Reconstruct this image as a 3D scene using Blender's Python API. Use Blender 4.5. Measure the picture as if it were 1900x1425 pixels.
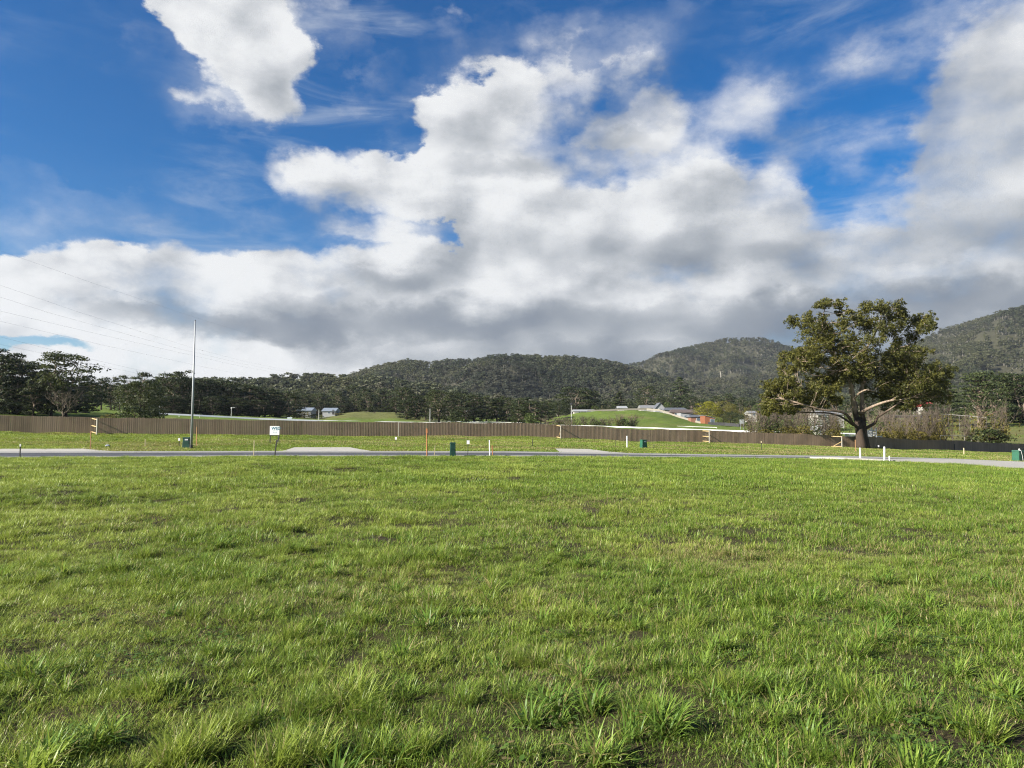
import bpy, bmesh, math, random
import numpy as np
from mathutils import Vector, Matrix, Euler

for o in list(bpy.data.objects):
    bpy.data.objects.remove(o)
scene = bpy.context.scene
COL = scene.collection

# ------------------------------------------------------------------ camera
EYE = 1.65
FOC = 1308.0                      # focal length for a picture 1900 wide
HOR = 792.0                       # where the horizon falls in it
PITCH = math.atan((HOR - 712.5) / FOC)
cam_d = bpy.data.cameras.new('camera')
cam_d.sensor_width = 36.0
cam_d.lens = FOC / 1900.0 * 36.0
cam_d.clip_start = 0.1
cam_d.clip_end = 20000.0
cam = bpy.data.objects.new('camera', cam_d)
COL.objects.link(cam)
cam.location = (0, 0, EYE)
cam.rotation_euler = (math.pi / 2 + PITCH, 0, 0)
scene.camera = cam


def ray(px, py):
    r = (px - 950.0) / FOC
    u = (712.5 - py) / FOC
    return Vector((r, math.cos(PITCH) - u * math.sin(PITCH), math.sin(PITCH) + u * math.cos(PITCH)))


def at(px, py, depth):
    d = ray(px, py)
    return Vector((0, 0, EYE)) + d * (depth / d.y)


def azel(px, py):
    d = ray(px, py).normalized()
    return math.atan2(d.x, d.y), math.asin(d.z)


# ------------------------------------------------------------------ light and exposure
SUN_AZ = math.radians(-116.0)      # measured from straight ahead, negative = left
SUN_EL = math.radians(27.0)
sun_dir = Vector((math.sin(SUN_AZ) * math.cos(SUN_EL), math.cos(SUN_AZ) * math.cos(SUN_EL), math.sin(SUN_EL)))
sun_d = bpy.data.lights.new('sun', 'SUN')
sun_d.energy = 5.0
sun_d.angle = math.radians(0.53)
sun_d.color = (1.0, 0.93, 0.82)
sun = bpy.data.objects.new('sun', sun_d)
COL.objects.link(sun)
sun.rotation_euler = (-sun_dir).to_track_quat('-Z', 'Y').to_euler()
sun.location = (-300, -120, 200)

scene.view_settings.view_transform = 'Standard'
scene.view_settings.look = 'None'
scene.view_settings.exposure = 1.30
scene.view_settings.gamma = 1.0
scene.render.engine = 'CYCLES'
cy = scene.cycles
cy.max_bounces = 5
cy.diffuse_bounces = 2
cy.glossy_bounces = 2
cy.transmission_bounces = 3
cy.transparent_max_bounces = 6
cy.use_denoising = True
cy.filter_width = 1.15
cy.denoiser = 'OPENIMAGEDENOISE'
cy.denoising_input_passes = 'RGB_ALBEDO_NORMAL'
cy.denoising_prefilter = 'NONE'
cy.use_adaptive_sampling = True
cy.adaptive_threshold = 0.012
cy.adaptive_min_samples = 8
cy.volume_bounces = 0
cy.caustics_reflective = False
cy.caustics_refractive = False


# ------------------------------------------------------------------ small node language
class NG:
    """Builds shader nodes from Python expressions."""
    def __init__(self, tree):
        self.t = tree

    def new(self, kind, **kw):
        n = self.t.nodes.new(kind)
        for k, v in kw.items():
            setattr(n, k, v)
        return n

    def put(self, sock, v):
        if isinstance(v, bpy.types.NodeSocket):
            self.t.links.new(v, sock)
        elif v is not None:
            sock.default_value = v

    def m(self, op, a, b=None, c=None, clamp=False):
        n = self.new('ShaderNodeMath', operation=op, use_clamp=clamp)
        for i, v in enumerate((a, b, c)):
            if v is not None:
                self.put(n.inputs[i], v)
        return n.outputs[0]

    def v(self, op, a, b=None, c=None):
        n = self.new('ShaderNodeVectorMath', operation=op)
        for i, x in enumerate((a, b, c)):
            if x is None:
                continue
            if op == 'SCALE' and i == 1:
                self.put(n.inputs['Scale'], x)
            else:
                self.put(n.inputs[i], x)
        return n.outputs['Value' if op in ('DOT_PRODUCT', 'LENGTH', 'DISTANCE') else 'Vector']

    def xyz(self, x, y, z):
        n = self.new('ShaderNodeCombineXYZ')
        for i, s in enumerate((x, y, z)):
            self.put(n.inputs[i], s)
        return n.outputs[0]

    def sep(self, v):
        n = self.new('ShaderNodeSeparateXYZ')
        self.put(n.inputs[0], v)
        return n.outputs

    def noise(self, vec, scale, detail=4.0, rough=0.5, dist=0.0, lac=2.0, color=False):
        n = self.new('ShaderNodeTexNoise', noise_dimensions='3D')
        if vec is not None:
            self.put(n.inputs['Vector'], vec)
        self.put(n.inputs['Scale'], scale)
        n.inputs['Detail'].default_value = detail
        n.inputs['Roughness'].default_value = rough
        n.inputs['Lacunarity'].default_value = lac
        n.inputs['Distortion'].default_value = dist
        return n.outputs['Color' if color else 'Fac']

    def voro(self, vec, scale, feature='F1', detail=0.0, rough=0.5, smooth=None, out='Distance'):
        n = self.new('ShaderNodeTexVoronoi', feature=feature)
        if vec is not None:
            self.put(n.inputs['Vector'], vec)
        n.inputs['Scale'].default_value = scale
        if 'Detail' in n.inputs:
            n.inputs['Detail'].default_value = detail
            n.inputs['Roughness'].default_value = rough
        if smooth is not None:
            n.inputs['Smoothness'].default_value = smooth
        return n.outputs[out]

    def ss(self, x, lo, hi, a=0.0, b=1.0, kind='SMOOTHSTEP'):
        n = self.new('ShaderNodeMapRange', interpolation_type=kind, clamp=True)
        for i, v in enumerate((x, lo, hi, a, b)):
            self.put(n.inputs[i], v)
        return n.outputs[0]

    def mix(self, f, a, b, blend='MIX'):
        n = self.new('ShaderNodeMix', data_type='RGBA', blend_type=blend)
        n.clamp_factor = True
        self.put(n.inputs[0], f)
        self.put(n.inputs[6], a if not isinstance(a, tuple) else (*a, 1.0)[:4])
        self.put(n.inputs[7], b if not isinstance(b, tuple) else (*b, 1.0)[:4])
        return n.outputs[2]

    def ramp(self, f, stops, interp='LINEAR'):
        n = self.new('ShaderNodeValToRGB')
        n.color_ramp.interpolation = interp
        e = n.color_ramp.elements
        while len(e) < len(stops):
            e.new(0.5)
        for el, (p, c) in zip(e, stops):
            el.position = p
            el.color = (*c, 1.0)[:4]
        self.put(n.inputs[0], f)
        return n.outputs[0]


# ------------------------------------------------------------------ sky: Nishita air with a layer of broken cumulus
def build_world():
    w = bpy.data.worlds.new('World')
    scene.world = w
    w.use_nodes = True
    w.cycles.sampling_method = 'MANUAL'
    w.cycles.sample_map_resolution = 512
    t = w.node_tree
    t.nodes.clear()
    g = NG(t)
    dirv = g.new('ShaderNodeTexCoord').outputs['Generated']
    x, y, z = g.sep(dirv)
    az = g.m('ARCTAN2', x, y)
    el = g.m('ARCSINE', z)
    p0 = g.xyz(az, el, 0.0)

    # turbulence that frays the cloud edges, in directions (nothing here knows about the camera)
    q = g.v('MULTIPLY', dirv, (1.0, 1.0, 1.55))
    w1 = g.noise(q, 3.4, 2.0, 0.5, color=True)
    w2 = g.noise(q, 12.0, 7.0, 0.62, color=True)
    p = g.v('MULTIPLY_ADD', w1, (0.10, 0.06, 0.0), p0)
    p = g.v('MULTIPLY_ADD', w2, (0.105, 0.078, 0.0), p)
    p = g.v('ADD', p, (-0.1025, -0.069, 0.0))

    def centre(b):
        cx, cy_, rx, ry = b[:4]
        a, e = azel(cx, cy_)
        a1, _ = azel(cx + rx, cy_)
        _, e1 = azel(cx, cy_ - ry)
        return a, e, abs(a1 - a), abs(e1 - e)

    def field(p, blobs, grow, start, square=False):
        acc = start
        for b in blobs:
            a, e, ra, re = centre(b)
            ra *= grow
            re *= grow
            d = g.v('MULTIPLY_ADD', p, (1 / ra, 1 / re, 0.0), (-a / ra, -e / re, 0.0))
            r2 = g.v('DOT_PRODUCT', d, d)
            k = g.m('SUBTRACT', 1.0, r2, clamp=True)
            if square:
                k = g.m('MULTIPLY', k, k)
            acc = g.m('MULTIPLY_ADD', k, b[4] if len(b) > 4 else 1.0, acc)
        return acc

    cover = [
        # high cloud at the top
        (430, 70, 105, 75), (480, 120, 95, 80), (500, 185, 48, 42), (370, 45, 65, 60, .9), (540, 60, 48, 75, .8), (625, 5, 50, 30, .55),
        (285, 132, 38, 14, .5), (365, 188, 38, 16, .6), (885, 45, 26, 12, .35),
        # arm reaching left
        (575, 318, 62, 36, .9), (665, 310, 80, 36), (745, 318, 60, 36, .9), (620, 365, 75, 32, .7), (805, 312, 46, 38, .9), (740, 375, 85, 40), (655, 430, 90, 18, .6),
        # upper centre heads
        (900, 205, 84, 64), (975, 188, 74, 54), (835, 230, 50, 46, .8), (865, 290, 60, 46), (775, 180, 50, 22, .45), (925, 275, 90, 46, .9), (1085, 265, 110, 48, .75), (1170, 262, 90, 40, .7), (1165, 210, 84, 54, 1.2), (1215, 218, 54, 44, .8),
        # main mass
        (880, 370, 60, 42), (960, 345, 80, 48), (930, 420, 110, 56), (1090, 390, 130, 66), (1040, 450, 150, 60), (1300, 318, 64, 44), (1230, 360, 90, 46), (1340, 380, 110, 60), (1455, 350, 52, 52), (1200, 440, 200, 70),
        (950, 500, 160, 56), (1400, 450, 160, 74), (1150, 500, 240, 60),
        # low bank to the left
        (150, 488, 90, 36), (240, 496, 70, 30), (320, 488, 70, 34), (410, 500, 80, 40), (80, 540, 110, 44), (480, 495, 60, 34, .9), (590, 500, 100, 46), (720, 488, 90, 46), (800, 530, 70, 40),
        (230, 550, 180, 56, 1.3), (200, 515, 150, 40, .7), (430, 560, 200, 56, 1.2), (620, 570, 180, 60), (40, 590, 110, 34, .9), (190, 628, 130, 34, .9), (820, 580, 200, 70), (340, 640, 230, 46, .95), (60, 672, 100, 18, .8),
        (200, 692, 150, 28, .95), (480, 690, 200, 34, 1.0), (620, 640, 200, 50),
        # grey deck across the right
        (760, 620, 330, 66), (1150, 590, 430, 90), (1550, 530, 300, 70), (1850, 510, 230, 100), (1250, 660, 520, 70), (1750, 590, 360, 75),
        (1880, 300, 160, 190, 1.3), (1930, 110, 150, 150, 1.25), (1800, 210, 100, 120, .6), (1760, 340, 90, 110, .75), (1740, 440, 200, 56, .85), (1590, 450, 120, 26, .5),
        (2150, 350, 250, 350), (2300, 600, 350, 100), (-250, 520, 250, 70, .8),
        # far cloud down to the hills
        (500, 735, 700, 60, 1.0), (1300, 735, 900, 75, 1.1), (2000, 690, 500, 90, 1.0), (-300, 740, 500, 40, .6),
        # holes
        (1575, 335, 60, 40, -.9), (820, 440, 60, 26, -.45), (80, 648, 100, 14, -1.4), (510, 652, 60, 12, -.9), (1640, 285, 60, 50, -.4), (560, 458, 110, 14, -.5), (1068, 165, 22, 40, -.25),
    ]
    veil = [(1085, 265, 170, 100, 1.5), (1250, 260, 200, 90, 1.1), (1420, 290, 200, 90, .6), (1160, 120, 240, 70, .26), (1700, 260, 130, 200, .8), (1830, 120, 160, 160, .8), (1600, 420, 160, 60, .7), (1560, 250, 150, 90, .4), (1010, 240, 90, 90, .6),
            (760, 185, 80, 40, .5), (400, 180, 110, 60, .35), (620, 420, 120, 50, .5), (350, 425, 120, 30, .35), (200, 380, 260, 40, .25), (1000, 120, 150, 60, .35), (1500, 180, 260, 120, .28), (60, 430, 100, 50, .3), (620, 40, 60, 60, .4), (840, 440, 110, 50, .9), (1160, 215, 150, 80, .7)]
    M = field(p, cover, 1.52, 0.0)
    M = g.m('MINIMUM', M, 1.45)
    pv = g.v('MULTIPLY_ADD', w2, (0.10, 0.08, 0.0), p)
    pv = g.v('ADD', pv, (-0.05, -0.04, 0.0))
    VE = g.m('MINIMUM', field(pv, veil, 1.5, 0.0), 0.95)
    # broken cumulus over the rest of the sky
    az_abs = g.m('ABSOLUTE', g.m('ADD', az, 0.0))
    away = g.ss(az_abs, 0.85, 1.25)
    up = g.ss(el, 0.78, 1.0)
    away = g.m('MAXIMUM', away, up)
    wild = g.noise(q, 2.6, 3.0, 0.5)
    low = g.ss(el, 0.55, 0.0, 0.0, 0.35)
    wild = g.m('ADD', g.ss(wild, 0.42, 0.66, 0.0, 1.1), low)
    M = g.m('MULTIPLY_ADD', away, g.m('SUBTRACT', wild, M), M)

    # billows, and the same billows a step nearer the sun: their difference is the light on them
    sd = sun_dir
    def billow(vec, det=6.0, vd=2.0):
        a = g.noise(vec, 6.0, det, 0.54)
        b = g.voro(vec, 8.0, 'SMOOTH_F1', vd, 0.45, 0.5)
        return g.m('SUBTRACT', g.m('MULTIPLY', a, 1.1), g.m('MULTIPLY', b, 0.55))
    b0 = billow(q)
    b2 = billow(q, 2.5, 1.0)
    b1 = billow(g.v('ADD', q, (sd.x * 0.05, sd.y * 0.02, 0.06)), 2.5, 1.0)
    fray = g.noise(q, 22.0, 7.0, 0.62)
    fray1 = g.noise(g.v('ADD', q, (sd.x * 0.012, sd.y * 0.006, 0.014)), 22.0, 5.0, 0.58)
    softer = [(1800, 230, 300, 320, 1.2), (1620, 300, 220, 220, 1.0), (1170, 220, 160, 110, .8), (1080, 270, 140, 100, .8), (1500, 500, 400, 160, .6), (1950, 100, 260, 200, 1.0)]
    soft = g.m('MINIMUM', g.m('ADD', g.ss(g.noise(dirv, 2.7, 1.0), 0.42, 0.64, 0.0, 0.7), field(p, softer, 1.4, 0.0)), 1.0)
    D = g.m('MULTIPLY_ADD', g.m('SUBTRACT', b0, 0.28), 1.45, g.m('SUBTRACT', M, 0.40))
    D = g.m('MULTIPLY_ADD', g.m('SUBTRACT', fray, 0.5), 0.75, D)
    alpha = g.ss(D, g.m('MULTIPLY_ADD', soft, -0.48, -0.12), g.m('MULTIPLY_ADD', soft, 0.72, 0.28))
    va = g.m('MULTIPLY', VE, g.ss(g.m('MULTIPLY_ADD', fray, 0.5, g.m('MULTIPLY', b0, 0.9)), 0.12, 0.70))
    alpha = g.m('SUBTRACT', 1.0, g.m('MULTIPLY', g.m('SUBTRACT', 1.0, alpha), g.m('SUBTRACT', 1.0, g.m('MULTIPLY', va, 0.9))), clamp=True)
    thick = g.ss(D, 0.10, 1.25)

    shade = [
        # darker bases (+) and sunlit heads (-)
        (690, 530, 70, 18, .35), (1090, 470, 180, 50, .14), (1390, 450, 130, 46, .30), (950, 310, 130, 24, .20), (1180, 262, 100, 24, .22), (1085, 290, 120, 40, .18), (760, 375, 70, 22, .10),
        (600, 592, 330, 36, .40), (380, 600, 240, 24, .24), (1100, 620, 560, 46, .34), (1650, 600, 380, 50, .42), (1760, 430, 200, 46, .24), (1850, 545, 230, 28, .22), (1500, 560, 300, 30, .12),
        (1250, 678, 460, 30, .36), (1500, 490, 260, 30, .16), (1880, 300, 160, 220, .20), (2250, 450, 300, 300, .4), (1250, 740, 600, 50, .36), (2000, 690, 400, 70, .30), (1690, 280, 90, 160, .10),
        (1180, 545, 260, 26, -.10), (1620, 470, 160, 20, -.15), (900, 580, 60, 18, -.2),
        (150, 475, 130, 32, -.28), (330, 480, 150, 30, -.24), (240, 525, 220, 34, -.30), (690, 470, 130, 26, -.18), (80, 580, 150, 36, -.25), (200, 670, 240, 40, -.3), (920, 180, 100, 46, -.2), (520, 680, 260, 26, -.12),
        (1165, 190, 70, 30, -.15), (1310, 300, 70, 30, -.2), (1470, 332, 50, 34, -.15), (600, 300, 110, 26, -.2), (440, 90, 150, 110, -.22), (940, 360, 110, 36, -.15),
    ]
    S = field(p, shade, 1.42, 0.0)
    S = g.m('MULTIPLY_ADD', away, g.m('SUBTRACT', 0.25, S), S)
    relief = g.m('SUBTRACT', b1, b2)
    L = g.m('MULTIPLY_ADD', S, -0.86, 0.80)
    L = g.m('MULTIPLY_ADD', thick, -0.05, L)
    L = g.m('MULTIPLY_ADD', g.m('MULTIPLY', relief, g.ss(S, -0.2, 0.5, -1.10, -0.65)), 1.0, L)
    L = g.m('MULTIPLY_ADD', g.m('SUBTRACT', fray1, fray), g.ss(S, -0.1, 0.4, -0.42, -0.12), L)
    L = g.m('MAXIMUM', g.m('MINIMUM', L, 1.0), 0.0)
    ccol = g.ramp(L, [(0.0, (0.140, 0.180, 0.240)), (0.25, (0.215, 0.250, 0.305)), (0.50, (0.365, 0.398, 0.435)), (0.78, (0.66, 0.68, 0.71)), (1.0, (0.86, 0.87, 0.88))], 'B_SPLINE')

    # thin high streaks
    sv = g.v('MULTIPLY', dirv, (2.2, 2.2, 9.0))
    cir = g.noise(sv, 2.3, 6.0, 0.62, 0.8)
    patch = g.noise(dirv, 2.2, 1.0)
    cir = g.m('MULTIPLY', g.ss(cir, 0.46, 0.80), g.ss(patch, 0.40, 0.68, 0.0, 0.40))

    sky = g.new('ShaderNodeTexSky', sky_type='NISHITA')
    sky.sun_disc = False
    sky.sun_elevation = SUN_EL
    sky.sun_rotation = SUN_AZ
    sky.altitude = 50.0
    sky.air_density = 1.0
    sky.dust_density = 0.3
    sky.ozone_density = 3.0
    air = g.v('SCALE', sky.outputs[0], SKY_STRENGTH)
    hs = g.new('ShaderNodeHueSaturation')
    g.put(hs.inputs['Color'], air)
    hs.inputs['Hue'].default_value = 0.508
    hs.inputs['Saturation'].default_value = 1.5
    air = hs.outputs[0]
    c = g.mix(cir, air, (0.28, 0.305, 0.33))
    c = g.mix(alpha, c, g.v('SCALE', ccol, 0.425))
    bg = g.new('ShaderNodeBackground')
    g.put(bg.inputs['Color'], c)
    bg.inputs['Strength'].default_value = 1.0
    out = g.new('ShaderNodeOutputWorld')
    t.links.new(bg.outputs[0], out.inputs['Surface'])


SKY_STRENGTH = 0.051
build_world()

# ------------------------------------------------------------------ helpers for meshes, things and parts
rng = np.random.default_rng(7)
random.seed(7)


def mk(name, V, faces, attrs=None, smooth=False, mats=None):
    """Mesh from numpy arrays; faces is one (M,k) array or a list of them."""
    if not isinstance(faces, (list, tuple)):
        faces = [faces]
    faces = [np.asarray(f, dtype=np.int32) for f in faces if len(f)]
    me = bpy.data.meshes.new(name)
    V = np.asarray(V, dtype=np.float32)
    me.vertices.add(len(V))
    me.vertices.foreach_set('co', V.ravel())
    nl = sum(f.size for f in faces)
    nf = sum(len(f) for f in faces)
    me.loops.add(nl)
    me.loops.foreach_set('vertex_index', np.concatenate([f.ravel() for f in faces]))
    me.polygons.add(nf)
    sizes = np.concatenate([np.full(len(f), f.shape[1], dtype=np.int32) for f in faces])
    starts = np.concatenate([[0], np.cumsum(sizes)[:-1]]).astype(np.int32)
    me.polygons.foreach_set('loop_start', starts)
    if smooth:
        me.polygons.foreach_set('use_smooth', np.ones(nf, dtype=bool))
    else:
        me.polygons.foreach_set('use_smooth', np.zeros(nf, dtype=bool))
    me.update(calc_edges=True)
    for k, (dom, data) in (attrs or {}).items():
        data = np.asarray(data)
        if data.ndim == 2:
            at_ = me.attributes.new(k, 'FLOAT_VECTOR', dom)
            at_.data.foreach_set('vector', data.astype(np.float32).ravel())
        elif data.dtype.kind == 'i':
            at_ = me.attributes.new(k, 'INT', dom)
            at_.data.foreach_set('value', data.astype(np.int32))
        else:
            at_ = me.attributes.new(k, 'FLOAT', dom)
            at_.data.foreach_set('value', data.astype(np.float32))
    for m_ in (mats or []):
        me.materials.append(m_)
    return me


def link(name, me, parent=None, loc=None):
    o = bpy.data.objects.new(name, me)
    COL.objects.link(o)
    if parent is not None:
        o.parent = parent
    if loc is not None:
        o.location = loc
    return o


def tag(o, label=None, cat=None, group=None, kind=None):
    if label:
        o['label'] = label
    if cat:
        o['category'] = cat
    if group:
        o['group'] = group
    if kind:
        o['kind'] = kind
    return o


def thing(name, label, cat, loc=(0, 0, 0), rz=0.0, group=None):
    o = bpy.data.objects.new(name, None)
    o.empty_display_size = 0.3
    COL.objects.link(o)
    o.location = loc
    o.rotation_euler = (0, 0, rz)
    return tag(o, label, cat, group)


class Bag:
    """Collects simple solids into one mesh."""
    def __init__(self):
        self.v, self.q, self.t, self.n = [], [], [], 0
        self.rand = []

    def add(self, V, quads=(), tris=(), r=None):
        V = np.asarray(V, dtype=np.float64)
        self.v.append(V)
        if len(quads):
            self.q.append(np.asarray(quads) + self.n)
        if len(tris):
            self.t.append(np.asarray(tris) + self.n)
        self.rand.append(np.full(len(V), random.random() if r is None else r))
        self.n += len(V)
        return self

    def box(self, c, s, rz=0.0, tilt=None, r=None, taper=1.0, bevel=0.0):
        hx, hy, hz = s[0] / 2, s[1] / 2, s[2] / 2
        t = taper
        V = np.array([[-hx, -hy, -hz], [hx, -hy, -hz], [hx, hy, -hz], [-hx, hy, -hz],
                      [-hx * t, -hy * t, hz], [hx * t, -hy * t, hz], [hx * t, hy * t, hz], [-hx * t, hy * t, hz]])
        M = Matrix.Rotation(rz, 3, 'Z')
        if tilt is not None:
            M = Euler(tilt).to_matrix() @ M
        V = V @ np.array(M).T + np.array(c)
        return self.add(V, [[0, 3, 2, 1], [4, 5, 6, 7], [0, 1, 5, 4], [1, 2, 6, 5], [2, 3, 7, 6], [3, 0, 4, 7]], r=r)

    def bar(self, a, b, w, h=None, r=None):
        """A rectangular bar from a to b."""
        a, b = Vector(a), Vector(b)
        h = h or w
        d = (b - a).normalized()
        up = Vector((0, 0, 1)) if abs(d.z) < 0.9 else Vector((0, 1, 0))
        s = d.cross(up).normalized()
        u = s.cross(d).normalized()
        V = []
        for p in (a, b):
            for i, j in ((-1, -1), (1, -1), (1, 1), (-1, 1)):
                V.append(p + s * (i * w / 2) + u * (j * h / 2))
        return self.add([tuple(x) for x in V], [[0, 1, 2, 3], [7, 6, 5, 4], [0, 4, 5, 1], [1, 5, 6, 2], [2, 6, 7, 3], [3, 7, 4, 0]], r=r)

    def tube(self, P, R, n=6, cap=True, r=None):
        P = [Vector(p) for p in P]
        if not hasattr(R, '__len__'):
            R = [R] * len(P)
        V, Q, T = [], [], []
        ref = None
        for i, p in enumerate(P):
            d = (P[min(i + 1, len(P) - 1)] - P[max(i - 1, 0)]).normalized()
            if ref is None:
                ref = Vector((1, 0, 0)) if abs(d.x) < 0.8 else Vector((0, 1, 0))
            s = (ref - d * ref.dot(d)).normalized()
            ref = s
            u = d.cross(s)
            for k in range(n):
                a = 2 * math.pi * k / n
                V.append(tuple(p + (s * math.cos(a) + u * math.sin(a)) * R[i]))
        for i in range(len(P) - 1):
            for k in range(n):
                k2 = (k + 1) % n
                Q.append([i * n + k, i * n + k2, (i + 1) * n + k2, (i + 1) * n + k])
        if cap:
            e = (len(P) - 1) * n
            for k in range(1, n - 1):
                T.append([0, k + 1, k])
                T.append([e, e + k, e + k + 1])
        return self.add(V, Q, T, r=r)

    def build(self, name, mat, parent=None, smooth=False, loc=None, kind=None):
        me = self.mesh(name, mat, smooth)
        o = link(name, me, parent, loc)
        if kind:
            o['kind'] = kind
        return o

    def mesh(self, name, mat, smooth=False):
        V = np.concatenate(self.v)
        fs = []
        if self.q:
            fs.append(np.concatenate(self.q))
        if self.t:
            fs.append(np.concatenate(self.t))
        return mk(name, V, fs, {'rnd': ('POINT', np.concatenate(self.rand))}, smooth, [mat])


# ------------------------------------------------------------------ materials
def material(name, build):
    m = bpy.data.materials.new(name)
    m.use_nodes = True
    t = m.node_tree
    t.nodes.clear()
    g = NG(t)
    out = g.new('ShaderNodeOutputMaterial')
    s = build(g)
    t.links.new(s, out.inputs['Surface'])
    return m


def bsdf(g, color, rough=0.8, spec=0.3, metal=0.0, bump=None, bump_d=0.02, bump_s=0.5):
    n = g.new('ShaderNodeBsdfPrincipled')
    g.put(n.inputs['Base Color'], color if not isinstance(color, tuple) else (*color, 1.0)[:4])
    g.put(n.inputs['Roughness'], rough)
    n.inputs['Specular IOR Level'].default_value = spec
    n.inputs['Metallic'].default_value = metal
    if bump is not None:
        b = g.new('ShaderNodeBump')
        b.inputs['Distance'].default_value = bump_d
        b.inputs['Strength'].default_value = bump_s
        g.put(b.inputs['Height'], bump)
        g.t.links.new(b.outputs[0], n.inputs['Normal'])
    return n.outputs[0]


def attr(g, name, kind='GEOMETRY', out='Fac'):
    n = g.new('ShaderNodeAttribute', attribute_type=kind)
    n.attribute_name = name
    return n.outputs[out]


def objpos(g):
    return g.new('ShaderNodeTexCoord').outputs['Object']


def wpos(g):
    return g.new('ShaderNodeNewGeometry').outputs['Position']


def plain(name, color, rough=0.7, spec=0.3, metal=0.0, var=0.15, scale=8.0, dirt=None):
    """A painted or raw surface with uneven tone and a little wear."""
    def b(g):
        p = objpos(g)
        n = g.noise(p, scale, 4.0, 0.6)
        c = g.mix(g.ss(n, 0.3, 0.7), tuple(x * (1 - var) for x in color), tuple(min(1, x * (1 + var)) for x in color))
        if dirt:
            n2 = g.noise(p, scale * 2.7, 5.0, 0.65)
            c = g.mix(g.ss(n2, 0.55, 0.75, 0.0, 0.6), c, dirt)
        return bsdf(g, c, rough, spec, metal, bump=n, bump_d=0.004, bump_s=0.3)
    return material(name, b)


def wood(name, a, b_, rough=0.85, grain=1.0):
    """Timber: per-piece tone (attribute rnd) and grain along z."""
    def b(g):
        p = objpos(g)
        r = attr(g, 'rnd')
        q = g.v('MULTIPLY', p, (28.0, 28.0, 1.6))
        q = g.v('ADD', q, g.xyz(g.m('MULTIPLY', r, 91.0), g.m('MULTIPLY', r, 37.0), 0.0))
        n = g.noise(q, 1.0, 5.0, 0.6, 0.4)
        big = g.noise(p, 0.35, 3.0, 0.6)
        f = g.m('ADD', g.m('MULTIPLY', r, 0.62), g.m('MULTIPLY', n, 0.38))
        c = g.mix(f, a, b_)
        c = g.mix(g.ss(big, 0.42, 0.72, 0.0, 0.35), c, tuple(x * 0.62 for x in a))
        return bsdf(g, c, rough, 0.2, bump=n, bump_d=0.006, bump_s=0.5)
    return material(name, b)


def leafmat(name, cols, trans=0.3, tcol=None, gloss=0.35, spec=0.25, inst=False):
    """Foliage: tone per leaf spray (attribute rnd) and per plant."""
    def b(g):
        r = attr(g, 'rnd')
        oi = g.new('ShaderNodeObjectInfo').outputs['Random']
        f = g.m('ADD', g.m('MULTIPLY', r, 0.75), g.m('MULTIPLY', oi, 0.25))
        c = g.ramp(f, [(i / (len(cols) - 1), cc) for i, cc in enumerate(cols)])
        d = bsdf(g, c, gloss + 0.2, spec)
        tr = g.new('ShaderNodeBsdfTranslucent')
        g.put(tr.inputs['Color'], g.mix(0.5, c, tcol or tuple(min(1, x * 1.8) for x in cols[-1])))
        ms = g.new('ShaderNodeMixShader')
        ms.inputs[0].default_value = trans
        g.t.links.new(d, ms.inputs[1])
        g.t.links.new(tr.outputs[0], ms.inputs[2])
        return ms.outputs[0]
    return material(name, b)


# ------------------------------------------------------------------ the lie of the land
def vnoise(x, y, seed=0):
    """Smooth value noise."""
    x = np.asarray(x, dtype=np.float64)
    y = np.asarray(y, dtype=np.float64)
    xi, yi = np.floor(x).astype(np.int64), np.floor(y).astype(np.int64)
    fx, fy = x - xi, y - yi
    fx = fx * fx * (3 - 2 * fx)
    fy = fy * fy * (3 - 2 * fy)

    def h(a, b):
        n = (a * 374761393 + b * 668265263 + seed * 982451653) & 0xFFFFFFFF
        n = ((n ^ (n >> 13)) * 1274126177) & 0xFFFFFFFF
        return ((n ^ (n >> 16)) & 0xFFFF) / 65535.0
    a = h(xi, yi) * (1 - fx) + h(xi + 1, yi) * fx
    b = h(xi, yi + 1) * (1 - fx) + h(xi + 1, yi + 1) * fx
    return a * (1 - fy) + b * fy


def fbm(x, y, octaves=4, seed=0, gain=0.5):
    s, a, t = 0.0, 1.0, 0.0
    for i in range(octaves):
        s = s + a * vnoise(np.asarray(x) * 2 ** i, np.asarray(y) * 2 ** i, seed + i * 17)
        t += a
        a *= gain
    return s / t


def tab(px, pairs):
    xs = [p[0] for p in pairs]
    ys = [p[1] for p in pairs]
    return np.interp(px, xs, ys)


def fence_depth(px):
    return 2354.0 / (31.0 - 0.0063 * np.clip(px, -700, 2400))


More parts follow.
